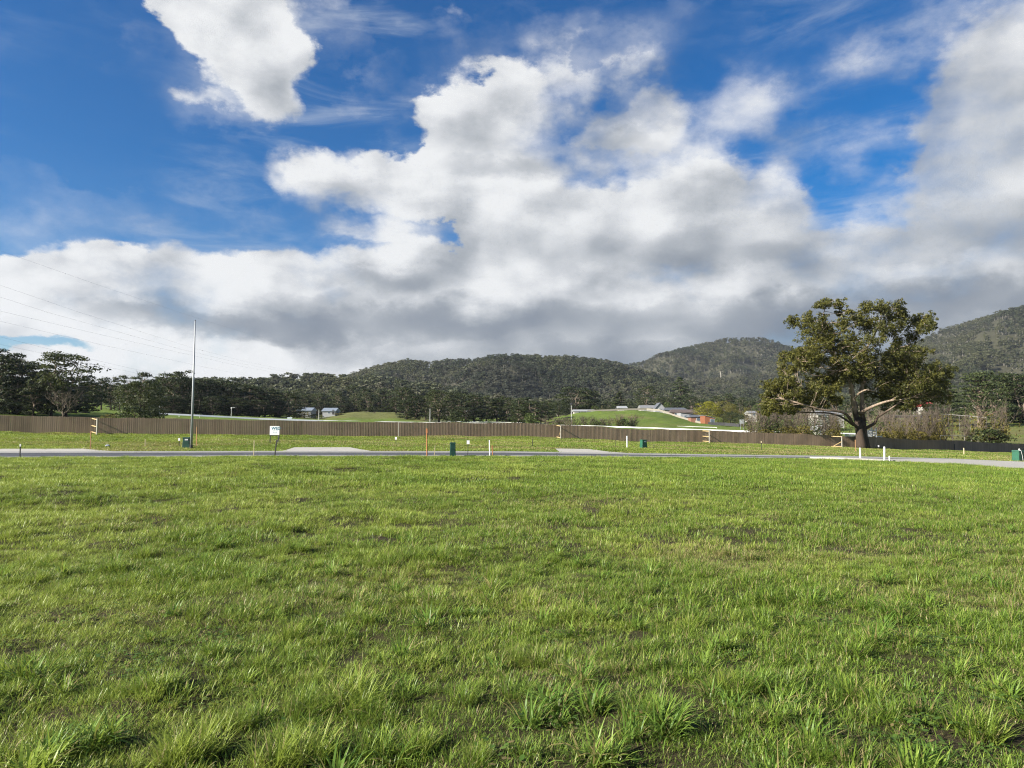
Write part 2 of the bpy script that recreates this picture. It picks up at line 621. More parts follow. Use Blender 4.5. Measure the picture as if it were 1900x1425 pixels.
def ground_z(x, y):
    x = np.asarray(x, dtype=np.float64)
    y = np.asarray(y, dtype=np.float64)
    px = 950.0 + FOC * x / np.maximum(y, 14.0)
    px = np.clip(px, -700, 2500)
    df = fence_depth(px)
    zy = lambda yp, d: EYE - (yp - HOR) / FOC * d
    D = [np.zeros_like(px), np.full_like(px, 20.0), np.full_like(px, 44.0), np.full_like(px, 52.0), np.full_like(px, 58.0), df,
         np.maximum(150.0, df + 15), np.full_like(px, 220.0), np.full_like(px, 350.0), np.full_like(px, 600.0), np.full_like(px, 1000.0), np.full_like(px, 12000.0)]
    Z = [np.zeros_like(px),
         tab(px, [(-700, .03), (0, .0), (1300, -.04), (1900, -.18), (2500, -.3)]),
         tab(px, [(-700, -.25), (0, -.30), (480, -.20), (940, -.20), (1315, -.28), (1560, -.40), (1765, -.66), (1900, -1.0), (2500, -1.7)]),
         tab(px, [(-700, -.25), (0, -.30), (480, -.26), (940, -.28), (1315, -.50), (1560, -.62), (1765, -.80), (1900, -1.05), (2500, -1.8)]),
         tab(px, [(-700, .05), (0, -.10), (480, -.15), (940, -.15), (1315, -.45), (1560, -.65), (1765, -.95), (1900, -1.2), (2500, -2.0)]),
         tab(px, [(-700, 1.9), (0, 1.15), (181, .87), (480, .53), (940, .30), (1040, .03), (1315, -.73), (1400, -.92), (1560, -1.57), (1765, -2.4), (1900, -3.0), (2500, -4.6)]),
         zy(tab(px, [(-700, 742), (0, 768), (200, 776), (400, 783), (600, 787), (800, 790), (1000, 793), (1200, 800), (1400, 806), (1560, 812), (1765, 818), (1900, 820), (2500, 825)]), np.maximum(150.0, df + 15)),
         zy(tab(px, [(-700, 730), (0, 754), (200, 763), (300, 769), (400, 773), (600, 780), (800, 785), (1000, 789), (1200, 794), (1400, 800), (1560, 802), (1765, 800), (1900, 794), (2500, 780)]), 220.0),
         zy(tab(px, [(-700, 715), (0, 742), (200, 753), (300, 766), (480, 774), (590, 776), (640, 767), (680, 765), (740, 766), (800, 777), (1000, 784), (1035, 773), (1080, 766), (1130, 762), (1180, 761), (1230, 766), (1290, 781), (1350, 788), (1560, 784), (1765, 773), (1900, 767), (2500, 740)]), 350.0),
         zy(tab(px, [(-700, 700), (0, 736), (200, 746), (400, 762), (600, 766), (800, 772), (1000, 774), (1200, 769), (1400, 768), (1600, 764), (1900, 755), (2500, 720)]), 600.0),
         zy(tab(px, [(-700, 690), (0, 731), (400, 753), (800, 763), (1200, 757), (1600, 750), (1900, 740), (2500, 690)]), 1000.0),
         zy(tab(px, [(-700, 690), (0, 731), (400, 753), (800, 763), (1200, 757), (1600, 750), (1900, 740), (2500, 690)]), 1000.0)]
    z = np.zeros_like(px)
    for i in range(len(D) - 1):
        t = np.clip((y - D[i]) / (D[i + 1] - D[i]), 0, 1)
        m_ = (y >= D[i]) & (y < D[i + 1])
        z = np.where(m_, Z[i] + (Z[i + 1] - Z[i]) * t, z)
    # unevenness underfoot, flattened where the road runs
    near = np.clip((43.0 - y) / 4.0, 0, 1)
    far = np.clip((y - 55.0) / 5.0, 0, 1) * np.clip((1200 - y) / 400, 0, 1)
    z = z + near * ((fbm(x * 0.9, y * 0.9, 3, 3) - 0.5) * 0.12 + (fbm(x * 4.0, y * 4.0, 3, 9) - 0.5) * 0.06)
    hum = np.clip((1.5 - x / np.maximum(y, 6.0) * 3.2) / 2.2, 0.12, 1.0) * np.clip((y - 6.0) / 6.0, 0, 1)
    z = z + near * hum * (fbm(x * 0.50 + 3, y * 0.42, 3, 71) - 0.5) * 0.42
    z = z + far * (fbm(x * 0.12, y * 0.12, 3, 5) - 0.5) * np.clip(y / 180.0, 0.2, 1.6)
    return z


def gz(x, y):
    return float(ground_z(np.array([x]), np.array([y]))[0])


def on_ground(px, depth):
    x = (px - 950.0) / FOC * depth
    return Vector((x, depth, gz(x, depth)))


# concrete and asphalt edges as depths along the view to each side
def strip_near(px):
    return tab(px, [(1500, 45.9), (1560, 44.4), (1640, 43.2), (1900, 43.0), (2600, 42.5)])


def strip_far(px):
    return tab(px, [(1500, 46.0), (1560, 46.0), (1650, 46.0), (1712, 48.4), (1827, 51.4), (1900, 52.6), (2600, 53.0)])


DRIVES = [
    [(-60, 52.4), (8, 55.6), (158, 55.6), (228, 52.4)],
    [(520, 52.4), (548, 57.0), (650, 57.0), (700, 52.4)],
    [(1040, 52.4), (1030, 56.8), (1092, 56.8), (1128, 54.6), (1185, 52.4)],
]


def in_poly(px, d, poly):
    c = np.zeros_like(px, dtype=bool)
    n = len(poly)
    for i in range(n):
        x1, y1 = poly[i]
        x2, y2 = poly[(i + 1) % n]
        if y1 == y2:
            continue
        cond = ((d >= min(y1, y2)) & (d < max(y1, y2)))
        xi = x1 + (d - y1) / (y2 - y1) * (x2 - x1)
        c ^= cond & (px < xi)
    return c


def paved(x, y):
    px = 950.0 + FOC * x / np.maximum(y, 1.0)
    p = (y > 43.75) & (y < 52.55)
    p |= (px > 1500) & (y > strip_near(px) - 0.1) & (y < strip_far(px) + 0.25)
    for poly in DRIVES:
        p |= in_poly(px, y, poly)
    return p


# ------------------------------------------------------------------ ground sheet
def ground_material():
    def b(g):
        p = wpos(g)
        x, y, z = g.sep(p)
        n1 = g.noise(p, 0.9, 4.0, 0.6)
        n2 = g.noise(p, 9.0, 5.0, 0.65)
        n3 = g.noise(p, 60.0, 4.0, 0.7)
        soil = g.mix(n2, (0.026, 0.021, 0.014), (0.075, 0.058, 0.037))
        soil = g.mix(g.ss(n3, 0.5, 0.72, 0.0, 0.7), soil, (0.13, 0.105, 0.06))
        moss = g.mix(n2, (0.034, 0.038, 0.014), (0.080, 0.082, 0.030))
        near = g.mix(g.ss(n1, 0.40, 0.62, 0.15, 0.9), soil, moss)
        # pasture away from the camera
        l1 = g.noise(p, 0.05, 4.0, 0.6)
        l2 = g.noise(g.v('MULTIPLY', p, (1.0, 2.5, 1.0)), 0.4, 5.0, 0.65)
        past = g.mix(g.ss(l2, 0.30, 0.70), (0.075, 0.120, 0.020), (0.150, 0.200, 0.040))
        past = g.mix(g.ss(l1, 0.50, 0.72, 0.0, 0.8), past, (0.165, 0.150, 0.055))
        wild = g.mix(g.ss(l2, 0.30, 0.70), (0.090, 0.090, 0.030), (0.170, 0.160, 0.065))
        side = g.m('DIVIDE', x, g.m('MAXIMUM', y, 1.0))
        past = g.mix(g.m('MULTIPLY', g.ss(side, 0.42, 0.56), g.ss(l1, 0.36, 0.60, 0.25, 1.0)), past, wild)
        ol = g.m('MULTIPLY', g.ss(side, -0.34, -0.28), g.ss(side, -0.06, -0.12))
        ol = g.m('MULTIPLY', ol, g.ss(y, 230.0, 270.0))
        past = g.mix(g.m('MULTIPLY', ol, 0.75), past, wild)
        under = g.mix(g.ss(l2, 0.30, 0.70), (0.028, 0.035, 0.014), (0.075, 0.075, 0.035))
        past = g.mix(g.ss(y, 400.0, 520.0), past, under)
        c = g.mix(g.ss(y, 46.0, 50.0), near, past)
        h = g.m('ADD', g.m('MULTIPLY', n2, 0.6), g.m('MULTIPLY', n3, 0.25))
        h = g.m('ADD', h, g.m('MULTIPLY', g.noise(p, 170.0, 3.0, 0.7), 0.2))
        return bsdf(g, c, 0.95, 0.1, bump=h, bump_d=0.06, bump_s=1.0)
    return material('ground_soil', b)


def build_ground():
    w = np.concatenate([-np.geomspace(2.2, 0.62, 40), np.linspace(-0.6, 0.6, 460), np.geomspace(0.62, 2.2, 40)])
    ys = np.concatenate([[-19.5, -17, -14, -11, -8, -5, -3, -1.5, -0.5, 0.5], np.arange(1.2, 14, 0.12), np.arange(14, 38, 0.45), np.arange(38, 60, 0.4),
                         np.arange(60, 160, 1.6), np.geomspace(160, 1200, 110), np.geomspace(1300, 3300, 10)])
    W, Y = np.meshgrid(w, ys)
    X = W * (Y + 20)
    Z = ground_z(X, Y)
    V = np.stack([X.ravel(), Y.ravel(), Z.ravel()], 1)
    nc, nr = len(w), len(ys)
    i = np.arange(nr - 1)[:, None] * nc + np.arange(nc - 1)[None, :]
    F = np.stack([i, i + 1, i + nc + 1, i + nc], -1).reshape(-1, 4)
    me = mk('ground', V, F, smooth=True, mats=[ground_material()])
    return tag(link('ground', me), 'uneven green grassland falling gently away to the foot of the hills', 'ground', kind='structure')


build_ground()


def sheet(name, pxs, near_f, far_f, off, mat, rows=5, thick=0.0):
    """A strip of paving between two depth curves, laid on the land."""
    pxs = np.asarray(pxs, dtype=float)
    n, f = near_f(pxs), far_f(pxs)
    V = []
    for k in range(rows):
        d = n + (f - n) * k / (rows - 1)
        x = (pxs - 950) / FOC * d
        V.append(np.stack([x, d, ground_z(x, d) + off], 1))
    if thick:
        V.insert(0, V[0] - [0, 0, thick])
        V.append(V[-1] - [0, 0, thick])
    V = np.concatenate(V)
    nc = len(pxs)
    nr = len(V) // nc
    i = np.arange(nr - 1)[:, None] * nc + np.arange(nc - 1)[None, :]
    F = np.stack([i, i + 1, i + nc + 1, i + nc], -1).reshape(-1, 4)
    return link(name, mk(name, V, F, mats=[mat]))


def asphalt():
    def b(g):
        p = wpos(g)
        n = g.noise(p, 25.0, 4.0, 0.7)
        l = g.noise(p, 0.5, 3.0, 0.6)
        c = g.mix(n, (0.035, 0.037, 0.042), (0.075, 0.078, 0.085))
        c = g.mix(g.ss(l, 0.4, 0.7, 0.0, 0.5), c, (0.10, 0.10, 0.105))
        return bsdf(g, c, 0.75, 0.35, bump=n, bump_d=0.006)
    return material('asphalt', b)


def concrete(name, base):
    def b(g):
        p = wpos(g)
        n = g.noise(p, 18.0, 5.0, 0.7)
        l = g.noise(p, 0.9, 4.0, 0.6)
        c = g.mix(n, tuple(v * 0.85 for v in base), tuple(v * 1.12 for v in base))
        c = g.mix(g.ss(l, 0.48, 0.75, 0.0, 0.5), c, tuple(v * 0.7 for v in base))
        return bsdf(g, c, 0.85, 0.25, bump=n, bump_d=0.004)
    return material(name, b)


M_ASPH = asphalt()
M_CONC = concrete('pale_concrete', (0.38, 0.365, 0.325))
M_KERB = concrete('kerb_concrete', (0.27, 0.27, 0.27))

allpx = np.linspace(-500, 2400, 500)
tag(sheet('road', allpx, lambda p: np.full_like(p, 44.0), lambda p: np.full_like(p, 52.0), 0.03, M_ASPH, rows=9), 'dark asphalt road running straight across behind the grass field', 'road', kind='structure')
tag(sheet('kerb', allpx, lambda p: np.full_like(p, 52.0), lambda p: np.full_like(p, 52.42), 0.12, M_KERB, rows=3, thick=0.16), 'grey concrete kerb along the far side of the road', 'kerb', kind='structure')
tag(sheet('gutter', allpx, lambda p: np.full_like(p, 51.6), lambda p: np.full_like(p, 51.99), 0.045, M_KERB, rows=3), 'grey concrete gutter channel at the foot of the far kerb', 'gutter', kind='structure')
lp = np.linspace(-500, 1500, 300)
tag(sheet('kerb', lp, lambda p: np.full_like(p, 43.7), lambda p: np.full_like(p, 44.0), 0.10, M_KERB, rows=3, thick=0.14), 'grey concrete kerb along the near side of the road, mostly hidden by grass', 'kerb', kind='structure')
rp = np.linspace(1500, 2500, 160)
tag(sheet('footpath', rp, strip_near, strip_far, 0.13, M_CONC, rows=7, thick=0.14), 'pale concrete footpath and apron widening towards the right edge', 'footpath', kind='structure')


def drive(poly, label):
    # the polygon in plan, filled as a fan of strips from kerb to back edge
    ds = np.linspace(min(p[1] for p in poly), max(p[1] for p in poly) - 1e-3, 9)
    V, F = [], []
    ns = 12
    for d in ds:
        xs = []
        for i in range(len(poly)):
            (x1, y1), (x2, y2) = poly[i], poly[(i + 1) % len(poly)]
            if y1 != y2 and min(y1, y2) <= d <= max(y1, y2):
                xs.append(x1 + (d - y1) / (y2 - y1) * (x2 - x1))
        a, b_ = min(xs), max(xs)
        p = np.linspace(a, b_, ns)
        x = (p - 950) / FOC * d
        V.append(np.stack([x, np.full(ns, d), ground_z(x, np.full(ns, d)) + 0.06 + 0.02 * (d - ds[0])], 1))
    V = np.concatenate(V)
    i = np.arange(len(ds) - 1)[:, None] * ns + np.arange(ns - 1)[None, :]
    F = np.stack([i, i + 1, i + ns + 1, i + ns], -1).reshape(-1, 4)
    rim = []
    me = mk('driveway', V, F, mats=[M_CONC])
    return tag(link('driveway', me), label, 'driveway', kind='structure')


drive(DRIVES[0], 'pale concrete driveway crossing at the left edge of the picture')
drive(DRIVES[1], 'pale concrete driveway crossing below the white signboard')
drive(DRIVES[2], 'pale concrete driveway crossing left of the small green pillar box')
# a low lip where the left and middle crossings meet the kerb line is part of the kerb itself


# ------------------------------------------------------------------ hills
def hill_points(ridge, Rd, Bd, base_y, gully, tree_h, seed, lo, hi):
    """Returns a function (px, t) -> xyz on the hill face; t runs from its foot (0) over the ridge (1) and down behind."""
    def f(px, t):
        px = np.asarray(px, dtype=float)
        t = np.asarray(t, dtype=float)
        yr = tab(px, ridge)
        d = Bd + (Rd - Bd) * t
        zr = EYE - (yr - HOR) / FOC * Rd - tree_h * 0.9
        zb = EYE - (tab(px, base_y) - HOR) / FOC * Bd - 4.0
        tt = np.clip(t, 0, 1)
        s = 0.45 * tt + 0.55 * tt * tt * (3 - 2 * tt)
        s = np.where(t > 1, 1 - (t - 1) ** 2 * 1.2 - (t - 1) * 0.3, s)
        z = zb + (zr - zb) * s
        hgt = np.maximum(zr - zb, 5.0)
        w_ = np.sin(np.clip(t, 0, 1) * math.pi) ** 0.8
        x = (px - 950) / FOC * d
        z = z + w_ * hgt * 0.22 * (fbm(x / 170.0, d / 260.0, 3, seed) - 0.5) * 2
        for (p0, p1, wd, dep) in gully:
            c = p0 + (p1 - p0) * t
            z = z - w_ * hgt * dep * np.exp(-((px - c) / wd) ** 2)
        return np.stack([x, d, z], -1)
    return f


HILLS = []


def hill_material():
    def b(g):
        p = wpos(g)
        n = g.noise(p, 0.03, 5.0, 0.65)
        n2 = g.noise(p, 0.25, 4.0, 0.7)
        c = g.mix(n, (0.030, 0.034, 0.020), (0.070, 0.066, 0.042))
        c = g.mix(g.ss(n2, 0.5, 0.75, 0.0, 0.6), c, (0.11, 0.10, 0.07))
        return bsdf(g, c, 0.95, 0.1)
    return material('hill_litter', b)


M_HILL = hill_material()


def build_hill(label, ridge, Rd, Bd, base_y, gully, tree_h, seed):
    lo, hi = ridge[0][0], ridge[-1][0]
    f = hill_points(ridge, Rd, Bd, base_y, gully, tree_h, seed, lo, hi)
    pxs = np.linspace(lo, hi, max(40, int((hi - lo) / 6)))
    ts = np.concatenate([np.linspace(0, 1, 30), [1.06, 1.15, 1.3, 1.5, 1.75]])
    P, T = np.meshgrid(pxs, ts)
    V = f(P, T).reshape(-1, 3)
    nc = len(pxs)
    i = np.arange(len(ts) - 1)[:, None] * nc + np.arange(nc - 1)[None, :]
    F = np.stack([i, i + 1, i + nc + 1, i + nc], -1).reshape(-1, 4)
    o = tag(link('hill', mk('hill', V, F, smooth=True, mats=[M_HILL])), label, 'hill', kind='structure')
    HILLS.append((f, lo, hi, Rd, Bd, tree_h, ridge, base_y))
    return o


build_hill('low wooded rise behind the left tree belt', [(120, 740), (250, 722), (360, 713), (460, 713), (500, 707), (560, 704), (620, 702), (680, 701), (740, 707), (800, 717), (860, 731), (930, 752)],
           820, 500, [(0, 750), (400, 764), (900, 772)], [(560, 610, 60, .08)], 15.0, 11)
build_hill('long forested hill in the middle of the skyline', [(520, 735), (580, 716), (640, 699), (680, 686), (720, 676), (760, 669), (800, 671), (860, 667), (920, 660), (980, 659), (1040, 662), (1100, 667), (1140, 672), (1165, 680), (1200, 690), (1260, 706), (1330, 728), (1420, 757)],
           1450, 760, [(500, 768), (1400, 768)], [(745, 860, 60, .16), (980, 1060, 60, .07), (1130, 1150, 60, .07)], 14.0, 23)
build_hill('low forested ridge with pylons below the rounded right hill', [(1060, 735), (1150, 714), (1220, 709), (1300, 705), (1380, 696), (1450, 690), (1520, 694), (1600, 700), (1700, 704), (1800, 716)],
           1750, 1050, [(1000, 768), (1900, 756)], [(1250, 1300, 50, .1), (1400, 1440, 50, .1)], 14.0, 31)
build_hill('rounded forested hill left of the big gum tree', [(1060, 712), (1100, 695), (1160, 679), (1200, 671), (1250, 654), (1300, 639), (1340, 630), (1385, 625), (1425, 628), (1460, 640), (1500, 655), (1560, 672), (1640, 690), (1720, 715)],
           2600, 1750, [(1000, 755), (1900, 750)], [(1290, 1330, 50, .12), (1400, 1395, 45, .12)], 15.0, 47)
build_hill('steep forested mountainside rising to the right edge', [(1480, 735), (1560, 702), (1640, 662), (1700, 637), (1750, 613), (1800, 598), (1850, 583), (1900, 568), (2000, 540), (2120, 512)],
           2100, 900, [(1400, 764), (1900, 752), (2400, 740)], [(1660, 1800, 60, .13), (1860, 1930, 60, .11)], 15.0, 59)

# ------------------------------------------------------------------ scattering ground cover (stuff)
def prototypes(name, meshes):
    """Source meshes for a scatter; the collection is never linked into the scene, so only the scattered plants exist."""
    c = bpy.data.collections.new(name)
    for i, me in enumerate(meshes):
        o = bpy.data.objects.new('%s_%02d' % (name, i), me)
        c.objects.link(o)
    return c


def scatter(name, P, rot, scl, idx, extra, coll, label):
    V = np.asarray(P, dtype=np.float32)
    me = bpy.data.meshes.new(name)
    me.vertices.add(len(V))
    me.vertices.foreach_set('co', V.ravel())
    for k, data in dict(rot=rot, scl=scl, **extra).items():
        data = np.asarray(data)
        if data.ndim == 2:
            me.attributes.new(k, 'FLOAT_VECTOR', 'POINT').data.foreach_set('vector', data.astype(np.float32).ravel())
        else:
            me.attributes.new(k, 'FLOAT', 'POINT').data.foreach_set('value', data.astype(np.float32))
    me.attributes.new('idx', 'INT', 'POINT').data.foreach_set('value', np.asarray(idx, dtype=np.int32))
    o = link(name, me)
    tag(o, label, None, None, 'stuff')
    ng = bpy.data.node_groups.new('scatter_' + name, 'GeometryNodeTree')
    ng.interface.new_socket('Geometry', in_out='INPUT', socket_type='NodeSocketGeometry')
    ng.interface.new_socket('Geometry', in_out='OUTPUT', socket_type='NodeSocketGeometry')
    gi = ng.nodes.new('NodeGroupInput')
    go = ng.nodes.new('NodeGroupOutput')
    ci = ng.nodes.new('GeometryNodeCollectionInfo')
    ci.inputs['Collection'].default_value = coll
    ci.inputs['Separate Children'].default_value = True
    ci.inputs['Reset Children'].default_value = True
    ip = ng.nodes.new('GeometryNodeInstanceOnPoints')
    ip.inputs['Pick Instance'].default_value = True

    def na(nm, typ):
        n = ng.nodes.new('GeometryNodeInputNamedAttribute')
        n.data_type = typ
        n.inputs['Name'].default_value = nm
        return next(s for s in n.outputs if s.enabled and s.name == 'Attribute')
    L = ng.links.new
    L(gi.outputs[0], ip.inputs['Points'])
    L(ci.outputs[0], ip.inputs['Instance'])
    L(na('idx', 'INT'), ip.inputs['Instance Index'])
    L(na('rot', 'FLOAT_VECTOR'), ip.inputs['Rotation'])
    L(na('scl', 'FLOAT_VECTOR'), ip.inputs['Scale'])
    L(ip.outputs[0], go.inputs[0])
    md = o.modifiers.new('scatter', 'NODES')
    md.node_group = ng
    return o


# ------------------------------------------------------------------ grass blades
def blades(n, rad, lmin, lmax, wid, lean, curl, seg, seed, wind=0.13, rad_pow=0.5, flat=0.0):
    """A tuft: n blades leaving the ground inside rad, bending outwards; strips of quads that taper to a tip."""
    r = np.random.default_rng(seed)
    a0 = r.uniform(0, 2 * np.pi, n)
    rr = rad * r.uniform(0, 1, n) ** rad_pow
    base = np.stack([np.cos(a0) * rr, np.sin(a0) * rr, np.full(n, -0.012)], 1)
    az = a0 + r.normal(0, 1.3, n)
    L = r.uniform(lmin, lmax, n) * (1 - 0.25 * (rr / max(rad, 1e-6)))
    th0 = np.abs(r.normal(lean, lean * 0.5, n)) + flat
    k = np.abs(r.normal(curl, curl * 0.5, n))
    w = wid * r.uniform(0.6, 1.25, n)
    hd = np.stack([np.cos(az), np.sin(az), np.zeros(n)], 1)
    side = np.stack([-np.sin(az), np.cos(az), np.zeros(n)], 1)
    tw = r.normal(0, 0.5, n)
    side = side * np.cos(tw)[:, None] + np.array([0, 0, 1.0]) * np.sin(tw)[:, None] * 0.4
    P = base.copy()
    rows = []
    prof = [0.75, 1.0, 0.9, 0.62, 0.3] if seg >= 4 else [0.85, 0.95, 0.5]
    for s in range(seg):
        wv = w * prof[min(s, len(prof) - 1)] * 0.5
        rows.append(P - side * wv[:, None])
        rows.append(P + side * wv[:, None])
        th = np.minimum(th0 + k * ((s + 0.7) / seg) ** 1.4, 2.3)
        d = hd * np.sin(th)[:, None] + np.array([0, 0, 1.0]) * np.cos(th)[:, None] + np.array([wind, 0.05, 0]) * ((s + 1) / seg)
        d /= np.linalg.norm(d, axis=1)[:, None]
        P = P + d * (L / seg)[:, None]
    rows.append(P)
    V = np.concatenate(rows)
    ids = np.arange(n)
    Q = []
    for s in range(seg - 1):
        a, b, c, d = (2 * s) * n + ids, (2 * s + 1) * n + ids, (2 * s + 3) * n + ids, (2 * s + 2) * n + ids
        Q.append(np.stack([a, b, c, d], 1))
    s = seg - 1
    T = np.stack([(2 * s) * n + ids, (2 * s + 1) * n + ids, 2 * seg * n + ids], 1)
    rv = np.tile(r.uniform(0, 1, n), 2 * seg + 1)
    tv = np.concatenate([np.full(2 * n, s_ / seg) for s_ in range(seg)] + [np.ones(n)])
    return V, ([np.concatenate(Q)] if Q else []) + [T], {'rnd': ('POINT', rv), 'tip': ('POINT', tv)}


def grass_material(name, deep, mid, pale, dry, trans=0.42):
    def b(g):
        r = attr(g, 'rnd')
        t = attr(g, 'tip')
        dr = attr(g, 'dry', 'INSTANCER')
        hue = attr(g, 'hue', 'INSTANCER')
        r2 = g.m('FRACT', g.m('MULTIPLY', r, 17.31))
        c = g.mix(g.ss(r2, 0.0, 1.0, kind='LINEAR'), deep, mid)
        c = g.mix(g.ss(r2, 0.82, 1.0, 0.0, 0.7), c, pale)
        c = g.mix(g.m('MULTIPLY', g.ss(hue, 0.3, 0.9), 0.85), c, pale)
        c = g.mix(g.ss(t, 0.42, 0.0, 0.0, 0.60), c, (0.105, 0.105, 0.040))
        dead = g.m('GREATER_THAN', g.m('MAXIMUM', dr, 0.11), g.m('MULTIPLY_ADD', r, 0.92, 0.02))
        c = g.mix(g.m('MULTIPLY', dead, 0.9), c, dry)
        n = g.new('ShaderNodeBsdfPrincipled')
        g.put(n.inputs['Base Color'], c)
        n.inputs['Roughness'].default_value = 0.42
        n.inputs['Specular IOR Level'].default_value = 0.30 if 'weed' not in name else 0.08
        tr = g.new('ShaderNodeBsdfTranslucent')
        g.put(tr.inputs['Color'], g.mix(0.55, c, (0.32, 0.39, 0.06)))
        ms = g.new('ShaderNodeMixShader')
        ms.inputs[0].default_value = trans
        g.t.links.new(n.outputs[0], ms.inputs[1])
        g.t.links.new(tr.outputs[0], ms.inputs[2])
        return ms.outputs[0]
    return material(name, b)


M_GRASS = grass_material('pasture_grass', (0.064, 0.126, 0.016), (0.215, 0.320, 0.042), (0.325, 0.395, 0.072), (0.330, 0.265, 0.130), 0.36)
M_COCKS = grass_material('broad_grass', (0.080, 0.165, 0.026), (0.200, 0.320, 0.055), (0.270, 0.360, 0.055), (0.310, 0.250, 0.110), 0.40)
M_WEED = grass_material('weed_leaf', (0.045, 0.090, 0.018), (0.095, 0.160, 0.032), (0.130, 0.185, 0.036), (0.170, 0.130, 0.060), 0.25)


def bl(mat, *a, **k):
    V, F, at_ = blades(*a, **k)
    return mk('grass_blades', V, F, at_, mats=[mat])


def weed_mesh(n, rad, leaf, seed):
    """Low rosette of small rounded leaves on short stalks."""
    r = np.random.default_rng(seed)
    V, F, rn, k = [], [], [], 0
    for i in range(n):
        a = r.uniform(0, 6.283)
        d = rad * math.sqrt(r.uniform())
        c = np.array([math.cos(a) * d, math.sin(a) * d, r.uniform(0.015, 0.05)])
        L = leaf * r.uniform(0.6, 1.3)
        az = r.uniform(0, 6.283)
        u = np.array([math.cos(az), math.sin(az), r.uniform(-0.1, 0.5)])
        u /= np.linalg.norm(u)
        s = np.cross(u, [0, 0, 1.0])
        s /= np.linalg.norm(s)
        pts = [c, c + u * L * .35 + s * L * .32, c + u * L * .75 + s * L * .26, c + u * L, c + u * L * .75 - s * L * .26, c + u * L * .35 - s * L * .32]
        V += pts
        F.append([k, k + 1, k + 2, k + 3, k + 4, k + 5])
        rn += [r.uniform()] * 6
        k += 6
    return mk('weed', np.array(V), np.array(F), {'rnd': ('POINT', np.array(rn)), 'tip': ('POINT', np.ones(k))}, mats=[M_WEED])


near_protos = []
for s in range(4):                                                        # 0-3 fine sward
    near_protos.append(bl(M_GRASS, 62, 0.13, 0.035, 0.10, 0.0052, 0.45, 0.8, 4, 100 + s))
for s in range(4):                                                        # 4-7 upright tufts
    near_protos.append(bl(M_GRASS, 95, 0.080, 0.11, 0.21, 0.0066, 0.38, 0.9, 5, 200 + s))
for s in range(3):                                                        # 8-10 broad leaved clumps
    near_protos.append(bl(M_COCKS, 55, 0.07, 0.16, 0.33, 0.0130, 0.50, 1.15, 5, 300 + s))
for s in range(2):                                                        # 11-12 dead thatch lying flat
    near_protos.append(bl(M_GRASS, 60, 0.14, 0.06, 0.13, 0.0035, 0.8, 0.6, 3, 400 + s, flat=0.5))
for s in range(2):                                                        # 13-14 clover and plantain
    near_protos.append(weed_mesh(34, 0.14, 0.030, 500 + s))
near_protos.append(bl(M_GRASS, 190, 0.10, 0.14, 0.27, 0.0060, 0.42, 0.8, 5, 601))   # 15-16 big fine tussocks
near_protos.append(bl(M_GRASS, 190, 0.12, 0.13, 0.25, 0.0060, 0.48, 0.85, 5, 602))
C_NEAR = prototypes('field_tuft', near_protos)

far_protos = []
for s in range(4):
    far_protos.append(bl(M_GRASS, 80, 0.34, 0.06, 0.15, 0.0120, 0.35, 0.7, 3, 700 + s))
for s in range(2):
    far_protos.append(bl(M_GRASS, 70, 0.20, 0.12, 0.24, 0.0130, 0.30, 0.8, 3, 720 + s))
C_FAR = prototypes('meadow_tuft', far_protos)
verge_protos = []
for s in range(4):
    verge_protos.append(bl(M_GRASS, 80, 0.62, 0.06, 0.20, 0.030, 0.40, 0.7, 2, 740 + s))
C_VERGE = prototypes('verge_tuft', verge_protos)


def wedge(y0, y1, per_m2, margin=2.5):
    """Random points in the widening strip of field in view between two distances."""
    area = 0.73 * (y1 * y1 - y0 * y0) + 2 * margin * (y1 - y0)
    n = int(area * per_m2)
    h0, h1 = 0.73 * y0 + margin, 0.73 * y1 + margin
    u = rng.uniform(0, 1, n)
    a = (h1 - h0)
    y = y0 + (y1 - y0) * (np.sqrt(h0 * h0 + u * (h1 * h1 - h0 * h0)) - h0) / a
    x = rng.uniform(-1, 1, n) * (0.73 * y + margin)
    return x, y


def pxpy(px, py):
    """Where the view of a point of the field meets the ground (used to put each patch where it lies)."""
    d = ray(px, py)
    t = -EYE / d.z
    return d.x * t, d.y * t


DRY = [(1330, 1030, 1.1, .9, .9), (1080, 930, 2.2, 1.0, .55), (680, 1110, 1.2, .55, .6), (760, 1075, 1.0, .5, .7), (300, 1145, .8, .35, .45), (1000, 1110, 1.0, .6, .5), (1150, 1260, .5, .35, .5),
       (1890, 1020, 2.0, 1.5, .4), (1030, 1230, .6, .4, .5), (1230, 1020, 1.5, .8, .4)]
BARE = [(1250, 1290, .25, .10, .6), (1480, 1300, .30, .10, .7), (1870, 1360, .38, .16, 1.2), (980, 1310, .3, .14, .7), (700, 1290, .16, .07, .6), (400, 1385, .20, .08, .8), (20, 1215, .22, .08, .8), (1170, 1400, .3, .10, .5), (1330, 1240, .3, .12, .4), (850, 1235, .3, .1, .5),
        (1010, 1365, .3, .12, .6), (1540, 1370, .25, .1, .5), (1690, 1290, .3, .1, .4)]


def spots(x, y, L):
    v = np.zeros_like(x)
    for (px, py, rx, ry, s) in L:
        cx, cy_ = pxpy(px, py)
        v = np.maximum(v, s * np.exp(-(((x - cx) / rx) ** 2 + ((y - cy_) / (ry * 1.6)) ** 2)))
    return v


